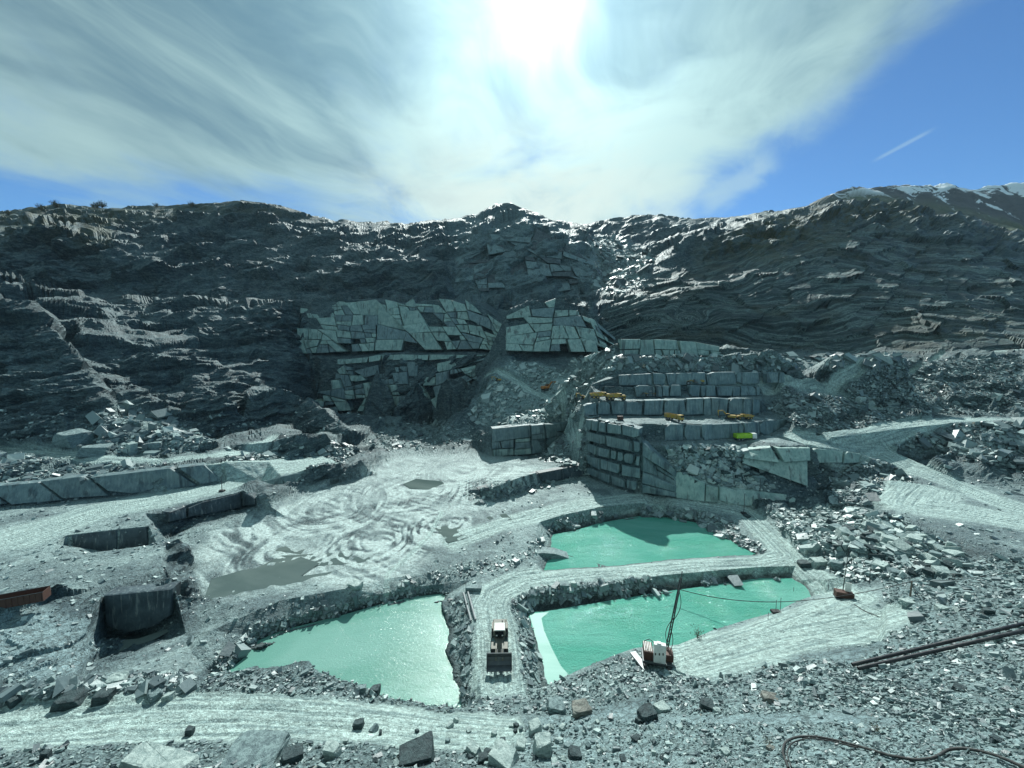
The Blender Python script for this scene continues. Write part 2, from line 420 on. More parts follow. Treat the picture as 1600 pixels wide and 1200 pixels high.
# back bowl and right hill
YL([(905,352,420),(960,341,425),(1020,334,430),(1070,340,430),(1120,342,430),(1190,334,430),(1260,322,440)])
YL([(905,366,470),(1020,350,480),(1190,348,480)], False)
YL([(920,372,380),(1000,372,390),(1060,370,380)], False)
YL([(950,392,330),(1000,395,335)], False)
YL([(945,430,290),(985,430,295),(1005,425,300)], False)
YL([(948,457,256),(990,450,258),(1010,430,262),(1050,402,272),(1080,380,280),(1130,362,286),(1200,343,296),(1240,330,302),(1290,318,312),(1330,316,316),(1420,326,318),(1500,341,320),(1560,360,320),(1600,378,320),(1900,430,320)])
YL([(1000,453,252),(1050,428,258),(1110,415,262),(1160,405,267),(1200,381,273),(1240,364,280),(1285,350,284),(1340,352,286),(1400,370,284),(1480,382,280),(1600,402,276),(1900,450,272)])
YL([(930,480,234),(985,468,238),(1060,455,240),(1150,440,244),(1260,425,248),(1360,415,254),(1440,430,252),(1500,410,262),(1600,420,266),(1900,470,262)])
YL([(940,512,226),(1000,510,227),(1100,500,228),(1200,495,228),(1300,490,228),(1420,485,226),(1500,490,226),(1600,500,222),(1900,510,222)])
YL([(958,540,222),(1040,535,222),(1140,540,222),(1250,546,218),(1350,547,212),(1420,542,210)])
# high snow mountain behind and its grassy foot
YL([(1200,356,1400),(1300,326,1430),(1400,331,1430),(1500,348,1440),(1600,370,1440),(1900,430,1440)])
YL([(1230,345,1300),(1310,303,1500),(1350,296,1550),(1410,297,1550),(1480,291,1600),(1530,296,1600),(1560,292,1620),(1600,288,1650),(1700,300,1650),(1900,330,1700)])
YL([(905,380,1150),(1100,372,1150)], False)
for q in (-2.3, -1.2, 0, 1.2, 2.3):
    TV.append((q * 1900, 1900, 120))
for q in (-2.2, 2.2):
    for Yv, zz in ((8, 50), (30, 26), (60, 12), (110, 14), (160, 30), (230, 90), (330, 160), (600, 160)):
        TV.append((q * Yv, Yv, zz))

TVa = np.array(TV)
res = delaunay_2d_cdt([Vector((float(p[0]), float(p[1]))) for p in TVa], [tuple(int(i) for i in e) for e in TE], [], 0, 1e-4)
nv2 = np.array([(v.x, v.y) for v in res[0]]); nz = np.zeros(len(nv2))
for i, orig in enumerate(res[3]):
    if orig: nz[i] = np.mean([TVa[j, 2] for j in orig])
    else:                                                # crossing of two break lines
        d2 = ((TVa[:, :2] - nv2[i]) ** 2).sum(1); k = np.argsort(d2)[:3]; w = 1 / (d2[k] + 1e-3); nz[i] = (TVa[k, 2] * w).sum() / w.sum()
E = np.array(list(res[1]))
es = set()
for f in res[2]:
    f = list(f)
    for a, b in zip(f, f[1:] + f[:1]): es.add((min(a, b), max(a, b)))
E = np.array(list(es))
A, B = nv2[E[:, 0]], nv2[E[:, 1]]; ZA, ZB = nz[E[:, 0]], nz[E[:, 1]]

NC, NR = 1240, 700
Q = np.linspace(-1.78, 1.78, NC)
qa, qb = A[:, 0] / A[:, 1], B[:, 0] / B[:, 1]
GX = np.zeros((NC, NR)); GY = np.zeros((NC, NR)); GZ = np.zeros((NC, NR)); PROF, BRK = [], []
for ci, q in enumerate(Q):
    m = (qa <= q) != (qb <= q)
    a, b = A[m], B[m]
    t = (q * a[:, 1] - a[:, 0]) / ((b[:, 0] - a[:, 0]) - q * (b[:, 1] - a[:, 1]))
    Y = a[:, 1] + t * (b[:, 1] - a[:, 1]); z = ZA[m] + t * (ZB[m] - ZA[m])
    o = np.argsort(Y); Y, z = Y[o], z[o]
    # break long legs so that the metric below stays even
    Yf = np.interp(np.linspace(0, len(Y) - 1, (len(Y) - 1) * 24 + 1), np.arange(len(Y)), Y)
    zf = np.interp(np.linspace(0, len(Y) - 1, (len(Y) - 1) * 24 + 1), np.arange(len(Y)), z)
    ratio = (zf - CAM_H) / Yf
    el = np.arctan(ratio)
    dl = np.diff(el); inside = (ratio[1:] > -1.3)
    ds = np.sqrt(np.where(dl < 0, 0.35, 1.0) * dl ** 2 + (0.11 * np.diff(np.log(Yf))) ** 2) * np.where(inside, 1.0, 0.12) + 1e-9
    s = np.concatenate([[0], np.cumsum(ds)])
    k = np.interp(np.linspace(0, s[-1], NR), s, np.arange(len(s)))
    GY[ci] = np.interp(k, np.arange(len(s)), Yf); PROF.append((Yf, zf)); BRK.append((Y, z))
GY[1:-1] = np.median(np.stack([GY[:-2], GY[1:-1], GY[2:]]), axis=0)
cs = np.cumsum(np.pad(GY, ((5, 4), (0, 0)), mode='edge'), axis=0)      # rows run smoothly from column to column
cs = np.concatenate([np.zeros((1, NR)), cs]); GY = (cs[9:9 + NC] - cs[:NC]) / 9 
for ci in range(NC):
    Yb, zb_ = BRK[ci]; g = GY[ci]
    if len(Yb) > 2:                                   # put a vertex on every sharp break, so that crests stay whole
        sl = np.diff(zb_) / np.maximum(np.diff(Yb), 1e-4); kk = np.nonzero(np.abs(np.diff(np.arctan(sl))) > 0.2)[0] + 1
        yb = Yb[kk]; jn = np.clip(np.searchsorted(g, yb), 1, NR - 2); jn = np.where(np.abs(g[jn - 1] - yb) < np.abs(g[jn] - yb), jn - 1, jn)
        for j_, y_ in zip(jn, yb):
            if g[j_ - 1] < y_ < g[j_ + 1]: g[j_] = y_
    GZ[ci] = np.interp(g, *PROF[ci])
GX = Q[:, None] * GY
P0 = np.stack([GX.ravel(), GY.ravel(), GZ.ravel()], 1)

# ------------------------------------------------------------------ what covers the ground where (rasters over the survey)
RW, RH = 1000, 500       # raster over px -200..1800, py 250..1250, cell 2 px
def poly_mask(poly):
    out = np.zeros((RH, RW), bool)
    X = np.arange(RW) * 2.0 - 200 + 1; Yc = np.arange(RH) * 2.0 + 250 + 1
    P = np.array(poly, float); Pn = np.roll(P, -1, 0)
    yy = Yc[:, None]
    inside = np.zeros((RH, RW), bool)
    for (x1, y1), (x2, y2) in zip(P, Pn):
        if y1 == y2: continue
        c = (yy > min(y1, y2)) & (yy <= max(y1, y2))
        xi = x1 + (yy - y1) * (x2 - x1) / (y2 - y1)
        inside ^= c & (X[None, :] < xi)
    return inside
def blur(M, r):
    for ax in (0, 1):
        for _ in range(2):
            k = 2 * r + 1
            pad = [(0, 0), (0, 0)]; pad[ax] = (r + 1, r)
            c = np.cumsum(np.pad(M, pad, mode='edge'), axis=ax)
            M = (np.take(c, np.arange(k, c.shape[ax]), ax) - np.take(c, np.arange(0, c.shape[ax] - k), ax)) / k
    return M
def raster(polys, r=2, vals=None):
    M = np.zeros((RH, RW))
    for i, p in enumerate(polys): M = np.maximum(M, poly_mask(p) * (vals[i] if vals else 1.0))
    return blur(M, r)
px0, py0 = project(P0)
def sample(M, px=px0, py=py0):
    i = np.clip(((py - 250) / 2).astype(int), 0, RH - 1); j = np.clip(((px + 200) / 2).astype(int), 0, RW - 1)
    return M[i, j]

flat_polys = [
 [(262,842),(300,820),(400,795),(470,765),(545,752),(620,706),(760,706),(900,735),(1000,772),(1150,795),(1200,800),(1250,860),(1300,920),(1400,905),(1390,1000),(1100,1040),(1050,1075),(870,1090),(730,1110),(730,930),(340,1030),(300,1060),(180,1100),(140,1060),(280,990),(314,938),(300,880)],
 [(-200,830),(0,792),(350,755),(405,770),(235,802),(260,845),(262,890),(160,925),(-200,970)],
 [(-200,1165),(0,1165),(700,1150),(900,1110),(600,1112),(250,1098),(-200,1120)],
 [(1380,800),(1445,762),(1410,735),(1600,758),(1800,790),(1800,880),(1600,866),(1520,850)],
 [(990,690),(1230,675),(1300,690),(1300,700),(1000,694)],
 [(912,656),(912,648),(1186,648),(1232,654),(1200,660),(988,661)],
 [(900,628),(960,618),(1230,618),(1186,626),(920,628)],
]
road_lines = [  # (points, half width in photo rows)
 ([(780,1080),(775,1000),(765,950),(775,925),(820,905),(900,898),(1000,890),(1100,884),(1190,882),(1235,872),(1200,835),(1165,800),(1130,790),(1060,782),(1000,778),(900,790),(800,815),(700,850)], 0),
 ([(1235,880),(1290,915),(1330,935),(1250,965),(1150,1000),(1050,1035)], 0),
 ([(1380,960),(1250,990),(1150,1015),(1060,1040)], 0),
 ([(-200,700),(0,706),(150,718),(250,722),(330,713),(420,688),(500,680)], 0),
 ([(1230,686),(1290,693),(1380,705),(1440,735),(1500,760),(1600,800),(1800,860)], 0),
 ([(1300,690),(1350,680),(1420,664),(1500,656),(1600,658),(1800,665)], 0),
 ([(1445,762),(1420,790),(1500,800),(1700,830)], 0),
 ([(-200,1150),(0,1140),(200,1126),(400,1120),(600,1130),(800,1150)], 0),
 ([(0,850),(150,800),(300,770),(420,745),(520,725)], 0),
 ([(1195,604),(1280,612),(1400,640)], 0),
 ([(760,590),(820,605),(880,630),(912,643)], 0),
 ([(690,800),(672,835),(640,868),(606,898),(603,944)], 0),
 ([(1000,598),(1225,594),(1340,576),(1480,553),(1600,543)], 0),
]
road_w = [4.2, 4.0, 7.0, 3.2, 5.0, 4.5, 8.0, 4.5, 9.0, 3.0, 2.0, 0.8, 1.6]
dd = np.linalg.norm(P0 - (0, 0, CAM_H), axis=1)
slope_up = np.abs(np.gradient(GZ, axis=1) / (np.abs(np.gradient(GY, axis=1)) + 1e-6)).ravel()
FOOT = np.maximum(dd * 0.0029, np.minimum(dd * dd / 36000.0 * 1.4, dd * 0.004 / np.clip(slope_up, 0.05, 9)))
def ground_pt(px, py):
    """where a sight line of the survey meets the ground"""
    fy, fz = vt(py); q = (px - 800) / 600 / fy
    ci = int(np.clip(round((q - Q[0]) / (Q[1] - Q[0])), 0, NC - 1))
    rat = (GZ[ci] - CAM_H) / GY[ci]
    hit = np.nonzero(rat >= fz / fy)[0]
    k = hit[0] if len(hit) else NR - 1
    return np.array([q * GY[ci, k], GY[ci, k], GZ[ci, k]])
road_lat = np.full(len(P0), 99.0); road_al = np.zeros(len(P0)); road_hw = np.ones(len(P0))
cand = P0[:, 1] < 420
Pc = P0[cand][:, :2]; latc = np.full(len(Pc), 99.0); alc = np.zeros(len(Pc)); sgc = np.zeros(len(Pc))
for (pts, _), w in zip(road_lines, road_w):
    G = np.array([ground_pt(*p)[:2] for p in pts]); al0 = 0
    for a, b in zip(G[:-1], G[1:]):
        d = b - a; L = np.hypot(*d)
        if L < 1e-3: continue
        rel = Pc - a; t0 = (rel @ d) / L ** 2; t = np.clip(t0, 0, 1)
        vec = rel - t[:, None] * d; dist = np.hypot(vec[:, 0], vec[:, 1])
        if a is G[0] or np.allclose(a, G[0]): dist = dist + np.maximum(-t0, 0) * L * 2
        if np.allclose(b, G[-1]): dist = dist + np.maximum(t0 - 1, 0) * L * 2
        sgn = np.sign(d[0] * rel[:, 1] - d[1] * rel[:, 0])
        m = dist / w < latc
        latc[m] = (dist / w)[m]; alc[m] = al0 + t[m] * L; sgc[m] = (sgn * dist)[m]
        al0 += L
road_lat[cand] = latc; road_al[cand] = alc
road_sg = np.zeros(len(P0)); road_sg[cand] = sgc
road = np.clip((1.25 - road_lat + 0.25 * fbm(P0, 6, 2, 5)) / 0.35, 0, 1)

flat = sample(raster(flat_polys, 2))
mud = sample(raster([[(330,830),(480,770),(600,712),(760,712),(900,745),(780,790),(700,850),(640,890),(590,930),(480,905),(330,930),(300,880)]], 6))
strata = sample(raster([[(960,462),(1060,420),(1200,380),(1290,352),(1400,365),(1600,400),(1800,440),(1800,540),(1420,560),(960,545),(935,500)]], 3))
grass = sample(raster([[(0,325),(250,318),(440,318),(520,345),(400,335),(200,345),(170,395),(60,370),(0,385)],
                       [(1190,345),(1300,315),(1420,325),(1800,420),(1800,450),(1600,385),(1480,350),(1290,350),(1210,380),(1100,410),(1080,400),(1180,350)],
                       [(1340,500),(1600,470),(1600,545),(1400,540)], [(1140,390),(1290,350),(1340,370),(1200,420)]], 5, [0.8,1,0.35,0.6]))
meadow = sample(raster([[(1190,350),(1310,318),(1420,325),(1520,345),(1700,400),(1700,380),(1560,345),(1430,318),(1330,305)]], 2)) * (P0[:, 1] > 960)
pale = sample(raster([[(1000,1095),(1300,1105),(1450,1130),(1800,1150),(1800,1248),(700,1248),(850,1120)],[(1380,860),(1800,880),(1800,1150),(1450,1130),(1100,1100),(1000,1050),(1380,1010)],[(-200,960),(60,955),(150,985),(160,1010),(110,1065),(-200,1075)],[(700,350),(775,318),(860,345),(930,380),(940,445),(870,465),(700,465)],
                      [(740,640),(780,580),(800,562),(900,585),(910,645),(890,662),(760,668)]], 3, [1.0,0.65,1.0,0.45,1.0]))
smooth_wall = sample(raster([[(470,466),(760,468),(800,490),(870,466),(960,520),(1130,530),(1130,556),(1230,580),(1240,690),(1300,790),(920,770),(912,650),(912,600),(820,555),(600,556),(600,660),(500,640)],
                      [(-200,760),(350,718),(352,756),(-200,820)],[(760,660),(890,655),(892,715),(760,715)],[(160,918),(285,915),(290,995),(160,1000)],
                      [(100,820),(270,820),(265,870),(100,870)],[(230,765),(405,765),(405,820),(230,820)]], 1))
snowz = (P0[:, 1] > 1200).astype(float)
rubble_polys = [
 ([(130,700),(150,650),(190,630),(260,650),(330,690),(300,708),(200,712)], 0.85, 1.0),
 ([(-200,715),(0,712),(220,728),(330,718),(200,738),(0,755),(-200,775)], 0.6, 0.8),
 ([(350,700),(430,700),(430,715),(500,705),(520,690),(560,700),(540,722),(420,745),(360,748)], 0.55, 0.8),
 ([(730,655),(775,590),(800,562),(905,585),(912,640),(890,660),(760,665)], 0.7, 1.0),
 ([(895,650),(915,650),(930,745),(880,725),(840,718)], 0.7, 1.0),
 ([(1030,730),(1060,696),(1160,698),(1170,740),(1210,765),(1100,760),(1050,745)], 1.15, 1.0),
 ([(890,560),(962,545),(965,582),(925,600),(914,642),(893,620)], 0.8, 1.0),
 ([(925,372),(960,372),(1020,398),(1010,440),(975,462),(925,458),(915,420)], 1.3, 1.0),
 ([(960,556),(1400,556),(1400,576),(1240,582),(960,582)], 0.9, 1.4),
 ([(1200,800),(1290,790),(1380,800),(1480,850),(1500,890),(1400,900),(1310,915),(1250,880)], 0.85, 0.8),
 ([(1340,700),(1460,700),(1600,740),(1700,760),(1700,660),(1500,660),(1430,672)], 0.8, 0.65),
 ([(1230,600),(1330,600),(1420,650),(1330,675),(1240,665),(1200,640)], 0.7, 0.65),
 ([(1340,705),(1430,740),(1400,790),(1300,790),(1300,740)], 0.6, 0.65),
 ([(1380,850),(1600,872),(1800,890),(1800,1100),(1600,1120),(1400,1120),(1300,1060),(1380,1010)], 0.42, 0.55),
 ([(1060,1050),(1300,1030),(1380,1060),(1600,1120),(1600,1150),(1300,1110),(1100,1120),(1000,1110)], 0.42, 0.62),
 ([(700,935),(735,935),(752,1100),(724,1105)], 0.42, 0.85),
 ([(795,950),(826,955),(852,1078),(812,1085)], 0.42, 0.85),
 ([(800,920),(960,905),(1200,890),(1290,925),(1262,932),(1240,904),(1100,916),(900,948),(800,958)], 0.6, 1.0),
 ([(845,835),(880,805),(1010,786),(1120,802),(1200,862),(1180,868),(1090,820),(1000,806),(900,830)], 0.6, 0.9),
 ([(330,1040),(400,975),(600,925),(700,920),(700,932),(530,965),(400,1005),(345,1052)], 0.4, 0.7),
 ([(-200,1110),(0,1080),(150,1060),(300,1050),(290,1085),(150,1110),(0,1150),(-200,1165)], 0.6, 1.0),
 ([(330,1050),(500,1045),(620,1095),(850,1072),(1000,1015),(1100,1060),(900,1115),(600,1115),(400,1085),(300,1090)], 0.4, 0.6),
 ([(-200,1165),(600,1155),(900,1120),(1100,1130),(1200,1250),(-200,1250)], 0.35, 0.62),
 ([(1100,1130),(1700,1130),(1700,1250),(1100,1250)], 0.3, 0.5),
 ([(560,690),(620,660),(700,660),(755,690),(700,700),(600,704)], 0.7, 0.6),
 ([(1300,740),(1380,745),(1370,790),(1300,790)], 0.6, 0.8),
 ([(820,860),(860,825),(835,870),(790,890),(640,920),(600,925),(700,885)], 0.45, 0.7),
 ([(1430,560),(1600,560),(1600,650),(1450,650),(1250,600)], 0.8, 0.35),
 ([(720,770),(800,750),(920,735),(925,745),(820,775),(740,790)], 0.6, 0.7),
]
rubble = sample(raster([p[0] for p in rubble_polys], 2, [min(1, p[2]) for p in rubble_polys]))

# ------------------------------------------------------------------ relief
P3 = P0.reshape(NC, NR, 3)
du = np.gradient(P3, axis=0); dv = np.gradient(P3, axis=1)
N = np.cross(du, dv); N /= np.linalg.norm(N, axis=2, keepdims=True) + 1e-9
N = np.where(N[..., 2:3] < 0, -N, N)
def box_blur(M, r, ax):
    pad = [(0, 0)] * M.ndim; pad[ax] = (r + 1, r)
    c = np.cumsum(np.pad(M, pad, mode='edge'), axis=ax); n_ = M.shape[ax]; k = 2 * r + 1
    return (np.take(c, np.arange(k, n_ + k), ax) - np.take(c, np.arange(0, n_), ax)) / k
for _ in range(2):                                 # soften normals over sharp breaks
    N = box_blur(box_blur(N, 7, 0), 4, 1)
N /= np.linalg.norm(N, axis=2, keepdims=True)
N = N.reshape(-1, 3)
far = P0[:, 1] > 960
calm = np.clip(np.maximum.reduce([flat, road, smooth_wall * 0.9]), 0, 1)
calm = np.where(far, 0, calm)
dist = np.linalg.norm(P0 - (0, 0, CAM_H), axis=1)
FOOTk = FOOT
slab = P0 @ np.array([[0.86, 0.10, 0.30], [0.2, 0.9, -0.3], [-0.25, 0.25, 1.9]]).T     # cleavage makes long slabs
big = fbm(slab, 46, 3, 3, ridged=True)
med = fbm(slab, 13.0, 4, 9, gain=0.55, ridged=True)
fine = fbm(P0, 1.6, 3, 21, gain=0.6)
cell = np.clip(5.0 / FOOT - 1.5, 0, 1) * vnoise(np.floor(slab / np.array([5.0, 7.0, 3.2]) + 0.45 * np.stack([med, fine, big], 1)) * 7.31, 40)   # stepped blocks
def facets(U, seed, reach=1.0):
    """piecewise plane relief: every cell of a jittered grid has a level and a tilt of its own"""
    I = np.floor(U).astype(np.int64); best = np.full(len(U), 9.0); out = np.zeros(len(U)); z0 = np.zeros(len(U), np.int64)
    for dx in (-1, 0, 1):
        for dy in (-1, 0, 1):
            a, b = I[:, 0] + dx, I[:, 1] + dy
            h = [hash3(a, b, z0 + k, seed) for k in range(5)]
            vx, vy = U[:, 0] - (a + .5 + .42 * h[0]), U[:, 1] - (b + .5 + .42 * h[1])
            d2 = vx * vx + vy * vy; m = d2 < best
            best = np.where(m, d2, best); out = np.where(m, h[2] * .55 + reach * (h[3] * vx + (h[4] * .8 - .35) * vy), out)
    return out
Psm = box_blur(P0.reshape(NC, NR, 3), 4, 0).reshape(-1, 3); depth_s = Psm[:, 1] * 0.35 + Psm[:, 2]
fw = np.stack([fbm(P0, 20, 3, 141), fbm(P0 + 70, 20, 3, 142)], 1)
Uf = np.stack([P0[:, 0] * 0.9 + depth_s * 0.42, depth_s * 0.9 - P0[:, 0] * 0.42], 1)
fac1 = facets(Uf / np.array([34.0, 16.0]) + fw * .35, 101)
fac2 = facets(Uf / np.array([13.0, 6.0]) + fw * .5, 103)
fac3 = facets(Uf / np.array([5.0, 2.6]) + fw * .6, 105) * np.clip(3.0 / FOOT - 1.0, 0, 1)
wild = (1 - calm) * (1 - 0.65 * rubble)
amp_far = np.clip((dist - 70) / 130, 0.08, 1.0) * np.clip(dist / 230, 1, 2.2) ** 0.8
disp = wild * amp_far * (2.2 * big + 1.0 * med + 0.5 * cell + 4.8 * fac1 + 2.0 * fac2 + 0.7 * fac3) * (1 - 0.75 * strata)
clv = vnoise(np.stack([(P0 @ np.array([-0.5, 0.3, 0.95])) / 2.3 + 0.8 * med, (P0 @ np.array([0.85, 0.2, 0.45])) / 17, (P0 @ np.array([0.1, 1, -.3])) / 12], 1), 44)
disp += wild * (1 - strata) * np.clip(dist / 160, 0.15, 1.6) * 0.8 * (np.abs(clv) * 2 - .6) * np.clip(2.6 / FOOT - 0.8, 0, 1)
disp += fine * (0.13 + 0.3 * wild * np.clip(dist / 150, 0.2, 1) + 0.22 * rubble)
disp += calm * (0.22 * fbm(P0, 9, 3, 31)) * (1 - road * 0.6)
disp -= smooth_wall * (1 - flat) * 0.9
# folded beds in the right hill
fx = P0[:, 0]; fzv = P0[:, 2]
ycr = np.interp(px0, [900, 960, 1050, 1110, 1160, 1200, 1240, 1285, 1340, 1400, 1480, 1600, 1900], [470, 462, 428, 415, 405, 381, 364, 350, 352, 370, 382, 402, 450])
tb = (548 - py0) / (548 - ycr)
ox, oz = (px0 - 1075) / 75, (py0 - 500) / 30                 # a tight recumbent fold low in the hill
curl = np.exp(-(ox ** 2 + oz ** 2)) * (np.hypot(ox * 1.0, oz * 1.2) - 0.4)
fold = 34 * tb + 2.2 * np.sin(fx / 30 + 3 * tb) * np.clip(1 - tb, 0, 1) + 1.6 * fbm(P0, 30, 3, 51) - 16 * curl
bed = fold / 1.25
fr = bed - np.floor(bed)
ledge = np.where(fr < 0.78, fr / 0.78, (1 - fr) / 0.22)
bed2 = fold / 4.4; fr2 = bed2 - np.floor(bed2)
ledge2 = np.where(fr2 < 0.85, fr2 / 0.85, (1 - fr2) / 0.15)
bn = vnoise(np.stack([np.floor(bed), fx / 25, P0[:, 1] / 40], 1), 61)
disp += strata * ((-ledge * (0.5 + 0.8 * np.abs(bn)) * np.clip(2.2 / FOOT - 1.2, 0, 1)) - 1.5 * ledge2 + 1.6 * fbm(P0, 18, 4, 71, gain=.6) + 1.2 * fac1)
# wheel ruts along the roads, swirls of tracks on the mud floor
rut = (np.exp(-((np.abs(road_sg + 0.5 * np.sin(road_al / 9)) - 1.2) / 0.35) ** 2) * -0.16 + 0.08 * fbm(np.stack([road_al * .12, road_sg, road_sg * 0], 1), 1.4, 3, 7)) * road
disp += rut
warpv = np.stack([fbm(P0, 14, 2, 82), fbm(P0 + 50, 14, 2, 83)], 1) * 2.5
sw = np.zeros(len(P0)); ww = np.full(len(P0), 0.35)
lin = np.stack([(P0[:, 0] * 0.5 + P0[:, 1] * 0.86 + warpv[:, 0]) / 1.1, (P0[:, 0] * 0.86 - P0[:, 1] * 0.5) / 16, P0[:, 2] * 0], 1)
sw += 0.35 * vnoise(lin, 91)
for k_, (cx_, cy_, rad) in enumerate(((520, 790, 24), (640, 770, 26), (590, 845, 18), (470, 850, 16), (720, 735, 24), (700, 820, 14))):
    c_ = ground_pt(cx_, cy_); dx_ = P0[:, 0] - c_[0] + warpv[:, 0]; dy_ = P0[:, 1] - c_[1] + warpv[:, 1]
    r_ = np.hypot(dx_, dy_ * 0.8); w_ = np.exp(-((r_ - rad * .55) / (rad * .5)) ** 2) * (0.6 + 0.6 * fbm(P0, 12, 2, 95 + k_))
    w_ = np.clip(w_, 0, 1); sw += w_ * vnoise(np.stack([r_ / 0.75, np.arctan2(dy_, dx_) * 1.6, r_ * 0 + k_ * 5.0], 1), 96 + k_); ww += w_
swirl = np.tanh(2.0 * sw / ww) * np.clip(0.55 + 1.1 * fbm(P0, 9, 3, 99), 0.1, 1) * np.clip(1.4 / FOOT - 0.6, 0, 1)
disp += mud * 0.16 * swirl
disp = np.where(far, 26 * fbm(P0, 150, 5, 5, gain=.6, ridged=True) - 8 * meadow, disp)
sky_y = np.minimum.accumulate(py0.reshape(NC, NR).min(1)[:, None] * np.ones((1, NR)), axis=1)
near_sky = np.clip((py0.reshape(NC, NR) - sky_y) / 26, 0, 1).ravel(); disp = np.where(far, disp, disp * (0.3 + 0.7 * near_sky))
D_ = disp.reshape(NC, NR); Db = box_blur(D_, 2, 0)
keep = np.clip(np.maximum(calm, strata), 0, 1).reshape(NC, NR); disp = (D_ * (.35 + .65 * keep) + Db * (.65 - .65 * keep)).ravel()
# keep break lines of the rim lines of sight: pull towards camera only mildly near the frame bottom
disp *= np.clip((P0[:, 1] - 6) / 25, 0, 1)
Pd = P0 + N * disp[:, None]
# pools, shores and puddles
under = P0[:, 2] < -0.6
Pd[under, 2] = np.minimum(Pd[under, 2], -0.5)

V = Pd.reshape(NC, NR, 3)
ii, jj = np.meshgrid(np.arange(NC - 1), np.arange(NR - 1), indexing='ij')
i0 = (ii * NR + jj).ravel()
FQ = np.stack([i0, i0 + NR, i0 + NR + 1, i0 + 1], 1)

# ------------------------------------------------------------------ materials
def new_mat(name):
    m = bpy.data.materials.new(name); m.use_nodes = True
    T = NT(m.node_tree); o = T.node('ShaderNodeOutputMaterial'); b = T.node('ShaderNodeBsdfPrincipled')
    T.l.new(b.outputs[0], o.inputs[0]); return m, T, b
def attr(T, name, out='Fac'):
    n = T.node('ShaderNodeAttribute', attribute_name=name); return n.outputs[out]
def bump(T, b, h, dist=0.1, strength=1.0):
    n = T.node('ShaderNodeBump'); T.put(n.inputs['Height'], h); n.inputs['Distance'].default_value = dist
    n.inputs['Strength'].default_value = strength; T.l.new(n.outputs[0], b.inputs['Normal'])

